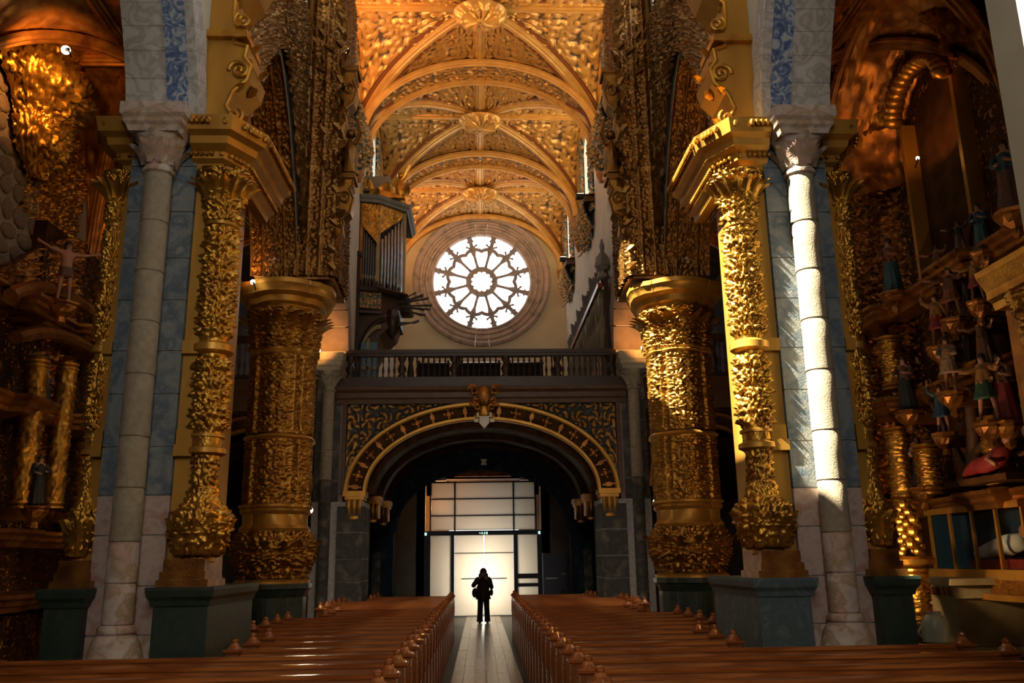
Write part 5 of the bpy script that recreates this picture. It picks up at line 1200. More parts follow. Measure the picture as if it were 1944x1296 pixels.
for s in (-1, 1):
    q = MB(); q.tube([(s * .085, 0, .86), (s * .10, -.01, .5), (s * .115, -.015 * s, .2), (s * .12, -.02 * s, .05)], [.105, .085, .085, .10], 12); pp(q, 'trouser_leg', trous)
    q = MB(); q.ball((s * .12, -.06, .035), .06, 10, 6, (.8, 1.7, .6)); q.v = [(p[0], p[1], max(p[2], 0.0)) for p in q.v]; pp(q, 'shoe', M['black'])
q = MB(); q.ball((0, .015, 1.545), .125, 14, 9, (.92, 1.0, 1.05)); q.v = [(p[0], p[1] if not (p[2] < 1.55 and p[1] < -.05 and abs(p[0]) < .08) else -.05, p[2]) for p in q.v]
q.tube([(-.09, .03, 1.5), (-.11, .03, 1.4), (-.10, .02, 1.33)], [.05, .05, .03], 8); q.tube([(.09, .03, 1.5), (.11, .03, 1.4), (.10, .02, 1.33)], [.05, .05, .03], 8)
pp(q, 'hair', mat('dark_hair', (.012, .006, .005), .6)); face_parts(None, k, None, pr_)
for o in pr_.children:
    if o.name.startswith(('nose', 'eyes', 'mouth')): o.matrix_parent_inverse = Matrix.Identity(4)
cmr = thing('camera_device', 'small dark camera held up to the face of the person', 'camera', (PX, PYY - .25, 1.42))
MB().box(PX - .065, PX + .065, PYY - .245, PYY - .185, 1.40, 1.49).build('camera_body', M['iron'], cmr); MB().tube([(PX, PYY - .245, 1.445), (PX, PYY - .30, 1.445)], [.034, .032], 12).build('lens', M['black'], cmr, True)
MB().ball((PX, PYY - .297, 1.445), .02, 8, 5, (1, .3, 1)).build('lens_glass', M['tin'], cmr, True)
bg = thing('handbag', 'dark red handbag hanging at the hip of the person', 'bag', (PX - .27, PYY, .85))
q = MB().ball((PX - .27, PYY - .03, .94), .15, 12, 8, (.62, .9, 1.0)); q.build('bag_body', coat_m, bg, True)
MB().tube([(PX - .25, PYY - .06, 1.05), (PX - .22, PYY - .04, 1.28), (PX - .14, PYY - .02, 1.40), (PX - .10, PYY + .08, 1.3), (PX - .24, PYY + .07, 1.03)], .014, 6).build('strap', M['black'], bg, True)
q = MB().ball((PX + .25, PYY - .03, .95), .10, 10, 7, (.6, .8, 1.1)); tag(q.build('camera_pouch', coat_m, None, True), 'small dark pouch at the other hip of the person, right', 'pouch')

# ================================================================ SIDE AISLES: ribbed vaults and gilded altarpieces
def aisle_vault(s):
    side = 'left' if s < 0 else 'right'
    v = thing('ceiling_aisle_vault_' + side, 'dark gilded ribs of the %s aisle vault' % side, None, (s * 5.6, 12.7, 7.2), kind='structure')
    cx, hx, z0, b = s * 5.62, 1.55, 7.2, 2.7
    for yc, hy in ((12.7, 2.5), (18.3, 2.4)):
        th_ = np.linspace(0, PI, 33)
        for sg in (-1, 1):
            MB().sweep([(cx - hx * math.cos(t), yc - sg * hy * math.cos(t), z0 + b * math.sin(t)) for t in th_], prof_scaled(.75, .9), (sg * hy, -hx, 0)).build('diagonal_rib', M['gold_old'], v, True)
        for yy in (yc - hy, yc + hy): MB().sweep([(cx - hx * math.cos(t), yy, z0 + b * math.sin(t)) for t in th_], prof_scaled(.8, 1), (0, 1, 0)).build('transverse_rib', M['gold_old'], v, True)
        MB().sweep([(cx, yc - hy, z0 + b), (cx, yc + hy, z0 + b)], prof_scaled(.6, .8), (1, 0, 0)).build('ridge_rib', M['gold_old'], v, True)
        MB().sweep([(cx - hx, yc, z0 + b), (cx + hx, yc, z0 + b)], prof_scaled(.6, .8), (0, 1, 0)).build('ridge_rib', M['gold_old'], v, True)
        for kind in ('lat', 'lon'):
            for su in (-1, 1):
                A, B = np.meshgrid(np.linspace(.06, 1, 34), np.linspace(-1, 1, 44)); p, q = A, A * B
                if kind == 'lat': u, w_ = p, q; zz = z0 + b * np.sqrt(np.maximum(0, 1 - w_ ** 2))
                else: w_, u = p, q; zz = z0 + b * np.sqrt(np.maximum(0, 1 - u ** 2))
                P = np.stack([cx + su * u * hx, yc + su * w_ * hy, zz + .03], -1)
                carved('vault_panel', P, foliage(u * hx + 3, w_ * hy + 3, .4, 55), .07, M['gold_old'], v, flip=(kind == 'lat'), kind=None)
aisle_vault(-1); aisle_vault(1)

# --- statues -----------------------------------------------------------------
POSES = {'stand': {'R': ((-.26, -.06, 1.16), (-.14, -.22, 1.10)), 'L': ((.26, -.06, 1.16), (.12, -.22, 1.18)), 'spread': .06},
         'armup': {'R': ((-.36, -.05, 1.50), (-.34, -.10, 1.82)), 'L': ((.28, -.05, 1.18), (.36, -.18, 1.02)), 'spread': .2, 'step': .1},
         'reach': {'R': ((-.36, -.10, 1.30), (-.60, -.22, 1.36)), 'L': ((.34, -.12, 1.28), (.48, -.30, 1.42)), 'spread': .25, 'step': .14},
         'cross': {'R': ((-.42, -.02, 1.42), (-.72, -.06, 1.52)), 'L': ((.42, -.02, 1.42), (.72, -.06, 1.52)), 'spread': .08}}
BODY = {}
def statue(px, py, hpx, X, pose, top, low, label, rot=-50, bare=False, robe='long', group='painted saints and soldiers of the right altarpiece', brk=None, cloak=None, tilt=0):
    base = atX(px, py, X); topp = base + np.array([0, 0, 1.0]); u0 = proj_y(base); sc_m = hpx / abs(proj_y(base) - proj_y(topp))
    r = thing('saint_statue' , label, 'statue', tuple(base), group); k = sc_m / 1.75
    if pose not in BODY: J, E_, R_ = figure_body(POSES[pose], 1.7); BODY[pose] = skin_mesh(J, E_, R_, 1)
    r.scale = (k, k, k); r.rotation_euler = (math.radians(tilt), 0, math.radians(rot))
    def add(o): o.parent = r; o.matrix_parent_inverse = Matrix.Identity(4); return o
    add(mobj('body', BODY[pose].copy(), M['skin'], None, 'all'))
    ct = mat_c(top); cl = mat_c(low)
    if not bare: 
        q = robe_mb(1, .21, .165, .95, 1.34, 6, px, .75); q.lathe([(.165, 1.34), (.15, 1.38), (.09, 1.44)], (0, 0), 20, ey=.7); add(q.build('tunic', ct, None, 'all'))
        for s in (-1, 1):
            el, ha = POSES[pose]['R' if s < 0 else 'L']
            add(MB().tube([(s * .15, .01, 1.40), (s * .20, 0, 1.36), el, tuple(Vector(el) * .4 + Vector(ha) * .6)], [.07, .085, .075, .085], 8).build('sleeve', ct, None, 'all'))
    if robe == 'long': add(robe_mb(1, .30, .19, .03, 1.02, 9, px * .3, .8).build('robe', cl, None, 'all'))
    elif robe == 'skirt': add(robe_mb(1, .30, .18, .58, 1.02, 12, px * .3, .85).build('skirt', cl, None, 'all'))
    elif robe == 'cloth': add(robe_mb(1, .19, .175, .72, .98, 5, px * .3, .8).build('loin_cloth', cl, None, 'all'))
    hm = mat_c((.05, .028, .014) if not bare else (.03, .018, .01)); q = MB(); q.ball((0, .025, 1.635), .112, 10, 7, (.95, 1.0, 1.05)); q.ball((0, .06, 1.52), .09, 8, 6, (1, .6, 1.2)); add(q.build('hair', hm, None, 'all'))
    q = MB(); q.ball((0, -.115, 1.585), .022, 6, 4, (.7, 1.2, 1.3)); add(q.build('nose', M['skin'], None, True))
    if cloak is not None:
        q = MB(); V = []; Fc = []
        for i in range(9):
            t = i / 8; z = 1.42 - 1.1 * t
            for j in range(9):
                a = math.radians(200 - 220 * j / 8 - 0) ; rr = .20 + .14 * t + .02 * math.cos(j * 2.2 + i); V.append((rr * math.cos(a) * 1.1, rr * math.sin(a) * .9 + .02, z))
        for i in range(8):
            for j in range(8): Fc.append((i * 9 + j, i * 9 + j + 1, i * 9 + j + 10, i * 9 + j + 9))
        b0 = len(V); V += [(p[0] * 1.07, p[1] * 1.07, p[2]) for p in V]; Fc += [tuple(x + b0 for x in reversed(f)) for f in Fc[:]]
        add(q.add(V, Fc).build('cloak', mat_c(cloak), None, 'all'))
    if brk is not None:     # carved bracket that carries the statue, part of the altarpiece
        s = 1 if X > 0 else -1; q = MB(); xb = s * 6.95; w = .24 * k * 1.7 + .05; z = base[2]; y = base[1]
        w *= .8; pr_b = [(.02, z - .34), (w * .35, z - .3), (w * .3, z - .22), (w * .7, z - .16), (w * .95, z - .08), (w * .9, z - .05), (w * 1.05, z - .03), (w * 1.05, z)]
        q.lathe(pr_b, (X, y), 14, wob=lambda a, zz: 1 + .07 * math.cos(6 * a + zz * 20)); q.box(min(X, xb), max(X, xb), y - .05, y + .05, z - .2, z - .04)
        q.build('bracket', M['gold_old'], brk)
    return r
def proj_y(p):
    c = RM.T @ (np.array(p) - CP); return CY + F * c[1] / c[2]
_mc = {}
def mat_c(c):
    key = tuple(c)
    if key not in _mc: _mc[key] = mat('painted_cloth', c, .55, 0, var=tuple(x * .6 for x in c), scale=9)
    return _mc[key]

def twisted(parent, x, y, z0, z1, r, m, nm='twisted_column'):
    h = z1 - z0; n = 44; prof = [(r * 1.25, 0), (r * 1.25, .05), (r * .9, .08)] + [(r, .08 + (h - .2) * i / n) for i in range(n + 1)] + [(r * .9, h - .1), (r * 1.3, h - .06), (r * 1.35, h)]
    q = MB(); V = []; Fc = []; ns = 16
    for rr, z in prof:
        tw = 0 if (z < .085 or z > h - .12) else 1; ang = z / h * 2 * PI * 4.5; ox, oy = tw * r * .28 * math.cos(ang), tw * r * .28 * math.sin(ang)
        for i in range(ns):
            a = 2 * PI * i / ns; w = 1 + tw * .16 * math.cos(2 * (a - ang)) + tw * .08 * math.cos(5 * a + z * 60); V.append((x + ox + rr * w * math.cos(a), y + oy + rr * w * math.sin(a), z0 + z))
    for j in range(len(prof) - 1):
        for i in range(ns): Fc.append((j * ns + i, j * ns + (i + 1) % ns, (j + 1) * ns + (i + 1) % ns, (j + 1) * ns + i))
    return q.add(V, Fc).build(nm, m, parent, 'all')
def carved_col(parent, x, y, z0, z1, r, m, seed=0):
    zs = np.linspace(z0 + .1, z1 - .1, 60); th_ = np.linspace(-PI, PI, 34); T, Z_ = np.meshgrid(th_, zs)
    P = np.stack([x + r * np.cos(T), y + r * np.sin(T), Z_], -1); c = carved('carved_column', P, foliage(np.abs(T) * r, Z_, .15, seed), .05, m, parent, kind=None)
    for za, zb in ((z0, z0 + .1), (z1 - .1, z1)): MB().lathe([(r * 1.35, za), (r * 1.35, za + .03), (r * 1.1, (za + zb) / 2), (r * 1.35, zb - .03), (r * 1.35, zb)], (x, y), 14).build('column_ring', m, c, True)
def ledge(parent, s, y0, y1, z, d, m, breaks=()):
    """moulded cornice along the altarpiece, stepping forward at the breaks"""
    xs = s * 6.9; pts = [(xs, y0)]
    ys = [y0]
    plan = [(xs - s * d, y0)]
    for a, b, e in breaks: plan += [(xs - s * d, a), (xs - s * (d + e), a + .05), (xs - s * (d + e), b - .05), (xs - s * d, b)]
    plan.append((xs - s * d, y1))
    if s > 0: plan = plan[::-1]
    MB().mould(plan, [(-d, z - .16), (.0, z - .16), (.02, z - .1), (.07, z - .07), (.08, z - .02), (.14, z + .02), (.14, z + .07), (-d, z + .08)]).build('cornice', m, parent)

def altarpiece(s, y0, y1, label, ztop):
    side = 'right' if s > 0 else 'left'
    a = thing('altarpiece', label, 'altarpiece', (s * 6.9, (y0 + y1) / 2, 0), 'gilded altarpieces of the side aisles')
    bb = MB().box(min(s * 6.95, s * 7.19), max(s * 6.95, s * 7.19), y0, y1, 0, ztop if s > 0 else 5.4)
    if s < 0: bb.box(-7.19, -6.95, 13.2, y1, 5.4, ztop)
    bb.build('back_board', M['dark_gilt'], a)
    return a
# ------------------------------------------------ right altarpiece
ra = altarpiece(1, 9.0, 16.6, 'tall gilded altarpiece crowded with painted figures in the right aisle', 10.1)
NY0, NY1 = atX(1850, 330, 6.9)[1], atX(1745, 330, 6.9)[1]       # niche
NZ0, NZ1 = 6.0, 8.6
U, V = grid(14.7, 16.55, 60, .9, 2.5, 50); carved('lower_relief', np.stack([np.full_like(U, 6.93), U, V], -1), foliage(U, V, .3, 103), .15, M['gold_old'], ra, flip=False)
U, V = grid(9.05, 16.55, 250, 2.62, 10.0, 260)
inside = (U > NY0) & (U < NY1) & (V > NZ0) & (V < NZ1 + .4 * np.sqrt(np.maximum(0, 1 - ((U - (NY0 + NY1) / 2) / ((NY1 - NY0) / 2)) ** 2)))
bulge = .25 * np.exp(-((U - 14.6) / .35) ** 2) + .2 * np.exp(-((U - 13.6) / .3) ** 2)
H = foliage(U, V, .3, 101, None, .4)
P = np.stack([6.93 - bulge * sstep(2.6, 2.9, V) - np.where(inside, -.24, 0), U, V], -1)
carved('relief', P, np.where(inside, 0, H), .2, M['gold_old'], ra, flip=False)
# niche lining and glowing jamb strips
MB().box(7.12, 7.18, NY0, NY1, NZ0, NZ1 + .4).build('niche_back', M['black'], ra)
for y in (NY0 - .06, NY1 + .06): MB().box(6.72, 7.1, y - .04, y + .04, NZ0 - .2, NZ1).build('niche_jamb', M['gold_plain'], ra)
cyn, hyn = (NY0 + NY1) / 2, (NY1 - NY0) / 2 + .05
for k in range(17):
    t0, t1 = PI * k / 17, PI * (k + 1) / 17; q = MB(); tm = (t0 + t1) / 2
    q.ball((6.62, cyn - hyn * math.cos(tm), NZ1 + hyn * .75 * math.sin(tm)), .10, 10, 6, (1.6, 1, 1)); q.build('niche_lobe', M['gold'], ra, True)
U, V = grid(0, PI, 60, 0, 1, 24); rr_ = hyn + .15 + V * .7
carved('niche_hood', np.stack([6.8 - .45 * np.sin(V * PI) , cyn - rr_ * np.cos(U), NZ1 + .1 + rr_ * .9 * np.sin(U)], -1), foliage(U * .9, V * .7, .2, 107), .12, M['gold'], ra)
for z, d in ((2.62, .35), (4.25, .3), (5.75, .35)): ledge(ra, 1, 9.1, 16.5, z, d, M['gold_old'], ((10.6, 11.4, .2), (13.2, 13.9, .2), (14.4, 15.2, .25)))
for (px, pt, X, tw) in (((1660, 955), 790, 6.45, 1), ((1718, 952), 820, 6.3, 0), ((1768, 938), 850, 6.45, 0), ((1640, 735), 560, 6.4, 1), ((1590, 700), 540, 6.55, 1), ((1905, 930), 800, 6.5, 0), ((1700, 740), 640, 6.55, 0)):
    b = atX(px[0], px[1], X); t = b.copy(); zt = b[2] + (px[1] - pt) / 1642 * math.hypot(b[1], 4) * 1.02
    (twisted(ra, b[0], b[1], b[2], zt, .13, M['gold']) if tw else carved_col(ra, b[0], b[1], b[2], zt, .14, M['gold'], px[0]))
# rope-edged arch over the altarpiece
e0 = atX(1553, 175, 5.9); e1 = atX(1944, 130, 5.9); cy_, r_a = (e0[1] + e1[1]) / 2, (e0[1] - e1[1]) / 2 + .05; ztop = 1.5
ar = MB(); pts = [(5.9, cy_ - r_a * math.cos(t), (e0[2] + e1[2]) / 2 - .3 + 1.9 * math.sin(t)) for t in np.linspace(-.25, PI + .25, 60)]
ar.tube(pts, .09, 8); ao = ar.build('rope_arch', M['gold_old'], ra, True)
for i in range(0, 59):
    p, p2 = pts[i], pts[i + 1]
    for f in (0, .5): MB().ball((p[0] - .05, p[1] + (p2[1] - p[1]) * f, p[2] + (p2[2] - p[2]) * f), .055, 6, 4).build('bead', M['gold_old'], ao, True)
U, V = grid(-.2, PI + .2, 70, 0, 1, 22)
carved('arch_soffit', np.stack([5.9 + V * 1.05, cy_ - (r_a - .08 - V * .5) * np.cos(U), (e0[2] + e1[2]) / 2 - .35 + (1.85 - V * .3) * np.sin(U)], -1), foliage(U * 1.8, V, .3, 109), .1, M['gold_old'], ra)
# plaster spandrel wall over the arch
# branches of the tree among the figures
rt = random.Random(21)
for i, (a_, b_, c_) in enumerate((((1850, 930), (1840, 700), (1830, 520)), ((1850, 900), (1790, 830), (1770, 760)), ((1850, 860), (1920, 800), (1960, 760)), ((1845, 760), (1790, 700), (1760, 660)), ((1845, 740), (1900, 700), (1940, 650)), ((1840, 640), (1800, 620), (1770, 600)), ((1838, 600), (1890, 590), (1930, 560)), ((1850, 900), (1900, 870), (1960, 850)))):
    pts = [tuple(atX(*p, 6.55)) for p in (a_, b_, c_)]
    mid = []
    for t in np.linspace(0, 1, 9):
        p = [(1 - t) ** 2 * pts[0][j] + 2 * t * (1 - t) * pts[1][j] + t * t * pts[2][j] + rt.uniform(-.03, .03) for j in range(3)]; mid.append(p)
    MB().tube(mid, [(.10 if i == 0 else .055) * (1 - .5 * t) for t in np.linspace(0, 1, 9)], 7).build('tree_branch', M['brown_wood'], ra, 'all')
T_, OR, RD, WH, BR, GN, BL, DK, GD = (.03, .10, .12), (.30, .09, .03), (.26, .018, .018), (.42, .30, .20), (.14, .06, .03), (.02, .07, .035), (.012, .05, .13), (.012, .014, .016), (.36, .17, .04)
statue(1697, 556, 104, 6.35, 'stand', OR, T_, 'blond saint in a teal robe on the left of the altarpiece niche', brk=ra)
statue(1787, 540, 76, 6.4, 'reach', OR, T_, 'woman saint in orange and teal below the niche', brk=ra)
statue(1825, 482, 62, 6.5, 'reach', DK, BR, 'dark bearded saint leaning inside the niche foot', brk=ra)
statue(1868, 478, 92, 6.5, 'stand', BL, T_, 'saint with blue and red cloak right of the niche, holding a staff', cloak=RD, brk=ra)
statue(1812, 606, 100, 6.3, 'reach', BR, OR, 'fighting figure in brown tunic in the middle of the altarpiece', robe='skirt', brk=ra)
statue(1786, 658, 100, 6.2, 'armup', GD, RD, 'soldier in gold breastplate and red skirt raising one arm', robe='skirt', brk=ra)
statue(1858, 572, 82, 6.4, 'reach', GD, RD, 'soldier in yellow and red striped breeches', robe='skirt', brk=ra)
statue(1808, 744, 106, 6.15, 'stand', WH, WH, 'figure in a long cream skirt at the centre of the altarpiece', robe='skirt', brk=ra)
statue(1725, 780, 104, 6.35, 'stand', BR, DK, 'friar in a dark habit on a bracket with a thin staff', brk=ra)
statue(1793, 822, 92, 6.3, 'armup', T_, BL, 'kneeling figure in deep blue below the cream skirted figure', robe='skirt', brk=ra)
statue(1880, 800, 130, 6.2, 'reach', GD, GN, 'soldier in a green tunic with bare legs', robe='skirt', brk=ra)
statue(1912, 800, 130, 6.35, 'stand', BR, RD, 'tall figure in a dark red robe at the right of the altarpiece', brk=ra)
statue(1872, 692, 90, 6.4, 'reach', BR, BR, 'bearded figure in a brown mantle throwing an arm out', cloak=BR, brk=ra)
statue(1752, 925, 96, 6.4, 'stand', WH, DK, 'small saint with white collar and dark habit above the altar', brk=ra)
statue(1617, 705, 92, 6.5, 'stand', GD, GD, 'small gilded saint between the twisted columns', brk=ra)
statue(1924, 402, 136, 6.35, 'stand', T_, BR, 'large saint in teal and brown high on the right of the niche', brk=ra)
# reclining figure in red below the tree
b = atX(1885, 905, 6.35); rs_ = thing('reclining_statue', 'reclining figure wrapped in dark red cloth under the tree', 'statue', tuple(b), 'painted saints and soldiers of the right altarpiece')
q = MB().tube([(b[0], b[1] + .62, b[2] + .05), (b[0] - .03, b[1] + .4, b[2] + .09), (b[0] - .06, b[1] + .18, b[2] + .16), (b[0] - .05, b[1] - .05, b[2] + .14), (b[0] - .04, b[1] - .25, b[2] + .22), (b[0], b[1] - .38, b[2] + .32)], [.05, .085, .11, .12, .11, .07], 14); q.v = [(p[0] + .015 * math.sin(p[1] * 40), p[1], max(p[2], b[2])) for p in q.v]; q.build('robe', mat_c(RD), rs_, 'all')
MB().ball((b[0] - .02, b[1] - .45, b[2] + .42), .075, 10, 7, (.9, .95, 1.15)).build('head', M['skin'], rs_, 'all'); MB().ball((b[0] + .01, b[1] - .47, b[2] + .45), .08, 10, 7, (.9, .9, 1.1)).build('hair', M['dark_wood'], rs_, 'all')
MB().tube([(b[0] - .06, b[1] - .3, b[2] + .3), (b[0] - .16, b[1] - .2, b[2] + .2), (b[0] - .16, b[1] - .36, b[2] + .12)], [.04, .035, .03], 8).build('arm', M['skin'], rs_, 'all')
MB().box(b[0] - .2, 6.95, b[1] - .6, b[1] + .75, b[2] - .08, b[2]).build('rock_ledge', M['dark_gilt'], ra)

# glass case with a reclining effigy
gc = thing('glass_case', 'gilded glass case with deep blue lining above the right altar', 'display case', tuple(atX(1850, 1085, 6.6)))
p0, p1 = atX(1783, 1085, 6.5), atX(1965, 1090, 6.5); zc0, zc1 = 1.72, 2.46; ya, yb = p1[1], p0[1]
MB().box(6.9, 6.94, ya, yb, zc0, zc1).build('case_lining', M['case_blue'], gc); MB().box(6.45, 6.94, ya, yb, zc0 - .05, zc0).build('case_floor', M['case_blue'], gc); MB().box(6.45, 6.94, ya, yb, zc1, zc1 + .1).build('case_roof', M['gold_old'], gc)
for k in range(5):
    y = ya + (yb - ya) * k / 4; MB().box(6.44, 6.48, y - .02, y + .02, zc0, zc1).build('case_bar', M['gold_plain'], gc)
for k in range(4): y = ya + (yb - ya) * k / 4; MB().box(6.455, 6.46, y + .02, y + (yb - ya) / 4 - .02, zc0, zc1).build('pane', M['glass'], gc)
MB().box(6.40, 6.5, ya - .03, yb + .03, zc1, zc1 + .08).build('case_frame', M['gold_plain'], gc); MB().box(6.36, 6.52, ya - .03, yb + .05, zc0 - .13, zc0).build('case_frame', M['gold_plain'], gc)
MB().box(6.5, 6.94, yb, yb + .04, zc0 - .05, zc1 + .08).build('case_end', M['case_blue'], gc)
ef = thing('effigy', 'white clad effigy lying on a red cushion inside the glass case', 'statue', (6.7, (ya + yb) / 2, zc0))
MB().box(6.55, 6.85, ya + .2, yb - .75, zc0 + .005, zc0 + .12).build('cushion', mat_c(RD), ef)
q = MB(); yv = ya + .35; q.tube([(6.7, yv + 1.15, zc0 + .2), (6.7, yv + .8, zc0 + .24), (6.7, yv + .4, zc0 + .3), (6.7, yv + .1, zc0 + .34)], [.06, .11, .14, .1], 12); q.build('robe', M['white'], ef, 'all')
q = MB(); q.ball((6.7, yv - .02, zc0 + .46), .10, 10, 7); q.build('head', M['skin'], ef, 'all')
# altar below: ledge, frieze and cream painted sarcophagus front
al = thing('altar', 'cream painted altar with gilded scrolls below the glass case', 'altar', (6.4, 12.2, 0))
MB().box(6.3, 6.94, 9.4, 14.6, 1.42, 1.6).build('altar_shelf', M['gold_old'], al); MB().box(6.2, 6.94, 9.4, 14.7, 1.36, 1.43).build('shelf_edge', M['gold_plain'], al)
U, V = grid(9.5, 14.5, 150, 1.44, 1.60, 12); carved('frieze', np.stack([np.full_like(U, 6.29), U, V], -1), foliage(U, V, .13, 111), .04, M['gold'], al, flip=False, kind=None)
s0, s1 = 11.0, 14.35
MB().box(5.75, 6.94, s0 - .1, s1 + .1, 1.54, 1.62).build('altar_table', M['cream_paint'], al)
MB().hexa([(5.80, s0, 1.54), (6.9, s0, 1.54), (5.80, s1, 1.54), (6.9, s1, 1.54), (5.84, s0 + .02, 1.38), (6.9, s0, 1.38), (5.84, s1 - .02, 1.38), (6.9, s1, 1.38)][4:] + [(5.80, s0, 1.54), (6.9, s0, 1.54), (5.80, s1, 1.54), (6.9, s1, 1.54)]).build('altar_band', M['cream_paint'], al)
MB().hexa([(6.1, s0 + .45, .76), (6.9, s0 + .45, .76), (6.1, s1 - .45, .76), (6.9, s1 - .45, .76), (5.86, s0 + .05, 1.38), (6.9, s0 + .05, 1.38), (5.86, s1 - .05, 1.38), (6.9, s1 - .05, 1.38)]).build('altar_front', M['cream_paint'], al)
MB().box(6.05, 6.9, s0 + .4, s1 - .4, .64, .76).build('altar_base', M['cream_paint'], al); MB().box(6.1, 6.9, s0 + .4, s1 - .4, 0, .64).build('altar_plinth', M['green'], al)
for k in range(26): y = s0 + .1 + k * (s1 - s0 - .2) / 25; MB().box(5.79, 5.83, y - .03, y + .03, 1.41, 1.51).build('tongue', M['gold_old'], al)
for k in range(6):
    y = s0 + .75 + k * (s1 - s0 - 1.5) / 5; pts = spiral((5.95, y, 1.08), .17, .02, 1.4 * (1 if k % 2 else -1), k, 'yz'); pts = [(6.1 - (p[2] - .76) / .62 * .24 - .02, p[1], p[2]) for p in pts]; MB().tube(pts, .02, 5).build('scroll', M['dark_gilt'], al, True)
for k in range(40): y = s0 + .45 + k * (s1 - s0 - .9) / 39; MB().ball((6.04, y, .70), .028, 6, 4).build('bead', M['gold_old'], al, True)
# sunlit carved stand with fruit, and a ceramic pot on a low stand
cs = thing('carved_stand', 'sunlit gilded stand carved with fruit beside the right altar', 'stand', (5.32, 10.92, 0))
carved_col(cs, 5.32, 10.92, 1.0, 1.75, .12, M['gold'], 5)
MB().lathe([(.1, .62), (.22, .66), (.2, .75), (.12, .8), (.12, 1.0)], (5.32, 10.92), 16).build('stand_foot', M['gold'], cs, True)
MB().lathe([(.14, 0), (.14, .1), (.1, .14), (.1, .6), (.16, .64)], (5.32, 10.92), 14).build('stand_post', M['green'], cs, True)
MB().lathe([(.12, 1.75), (.24, 1.8), (.26, 1.86), (.2, 1.9)], (5.32, 10.92), 16).build('dish', M['gold'], cs, True)
rf_ = random.Random(4)
for k in range(34):
    t = k / 33; a = k * 2.4; r = .17 * (1 - .35 * t); MB().ball((5.32 + r * math.cos(a) * .7, 10.92 + r * math.sin(a) * .7, 1.92 + .62 * t), rf_.uniform(.045, .07), 7, 5).build('fruit', M['gold'], cs, True)
pt = thing('ceramic_pot', 'pale green ceramic pot beside the right altar', 'pot', (5.2, 10.35, 0))
MB().lathe([(.10, .92), (.145, .94), (.15, 1.14), (.13, 1.20), (.08, 1.24), (.09, 1.27)], (5.2, 10.35), 20).build('pot_body', M['ceramic'], pt, True)
MB().lathe([(.16, 0), (.16, .06), (.05, .1), (.05, .84), (.14, .89), (.14, .92)], (5.2, 10.35), 14).build('pot_stand', M['iron'], pt, True)
MB().tube([(5.06, 10.35, .98), (4.99, 10.35, 1.04), (5.05, 10.35, 1.12)], .015, 6).build('pot_handle', M['ceramic'], pt, True)

# ------------------------------------------------ left altarpiece
la = altarpiece(-1, 10.9, 16.9, 'tall gilded altarpiece with twisted columns in the left aisle', 7.3)
U, V = grid(10.95, 16.85, 230, .3, 7.25, 270)
H = foliage(U, V, .27, 121, None, .4); crown = np.interp(U, [10.9, 11.6, 12.4, 13.2, 14, 17], [5.6, 5.8, 6.3, 6.9, 7.4, 7.4])
P = np.stack([-6.93 + .25 * np.exp(-((U - 14) / .4) ** 2) * sstep(2.5, 3, V), U, np.minimum(V, crown)], -1)
carved('relief', P, H, .2, M['gold_old'], la, flip=True)
for z, d in ((1.5, .45), (2.35, .4), (4.15, .4), (5.6, .35)): ledge(la, -1, 11.0, 16.8, z, d, M['gold_old'], ((11.9, 12.6, .2), (13.6, 14.3, .2), (15.0, 15.6, .15)))
for (px, pt_, X, tw) in (((38, 965), 700, -6.4, 0), ((98, 965), 705, -6.4, 0), ((150, 965), 850, -6.3, 1), ((182, 650), 540, -6.3, 1), ((215, 960), 800, -6.2, 0)):
    b = atX(px[0], px[1], X); zt = b[2] + (px[1] - pt_) / 1642 * math.hypot(b[1], 3) * 1.02
    (twisted(la, b[0], b[1], b[2], zt, .10, M['gold']) if tw else carved_col(la, b[0], b[1], b[2], zt, .12, M['gold'], px[0]))
# scrolled broken pediment
for i, (a_, b_, c_) in enumerate((((20, 560), (80, 520), (170, 590)), ((30, 640), (110, 610), (190, 680)))):
    pts = [atX(*p, -6.35) for p in (a_, b_, c_)]; mid = [[(1 - t) ** 2 * pts[0][j] + 2 * t * (1 - t) * pts[1][j] + t * t * pts[2][j] for j in range(3)] for t in np.linspace(0, 1, 14)]
    MB().tube(mid, .10, 8).build('pediment', M['gold_old'], la, True)
# carved canopy high up, lit by its lamp
U, V = grid(-PI * .5, PI * .5, 70, 0, 1, 70); cb = atX(115, 130, -6.6)
rr_ = .95 * np.sin(np.clip(V, .04, .985) * PI) ** .6 * (1 + .15 * np.sin(V * 17)) * (1 - .45 * V)
Pc = np.stack([-7.1 + .9 * rr_ * np.cos(U), cb[1] + V * .5 + rr_ * np.sin(U) * 1.05, cb[2] + .95 - V * 2.6], -1)
cn = carved('canopy_carving', Pc, foliage(U * 1.0, V * 2.3, .26, 131, None, .4), .16, M['gold'], la, flip=True)
U, V = grid(12.6, 14.9, 100, 7.3, 9.9, 100)
carved('crown_relief', np.stack([-7.08 + .1 * np.sin(U * 5), U + .55 * (V - 7.3) / 2.6 * 0, V], -1) if False else np.stack([np.full_like(U, -7.12), 13.75 + (U - 13.75) * (.9 - .1 * np.sin((V - 7.3) * 3)), V], -1), foliage(U, V, .3, 133), .2, M['gold'], la, flip=True)
statue(118, 575, 118, -6.2, 'cross', BR, BR, 'pale carved figure with outstretched arms on the left altarpiece', rot=48, bare=True, robe='cloth', group='painted saints of the left altarpiece', brk=la)
statue(68, 960, 96, -6.2, 'stand', DK, DK, 'dark robed saint low in the left altarpiece, leftmost', rot=50, group='painted saints of the left altarpiece', brk=la)
statue(182, 968, 120, -6.3, 'stand', BR, DK, 'dark robed saint beside the twisted column, nearest the left pier', rot=50, group='painted saints of the left altarpiece', brk=la)
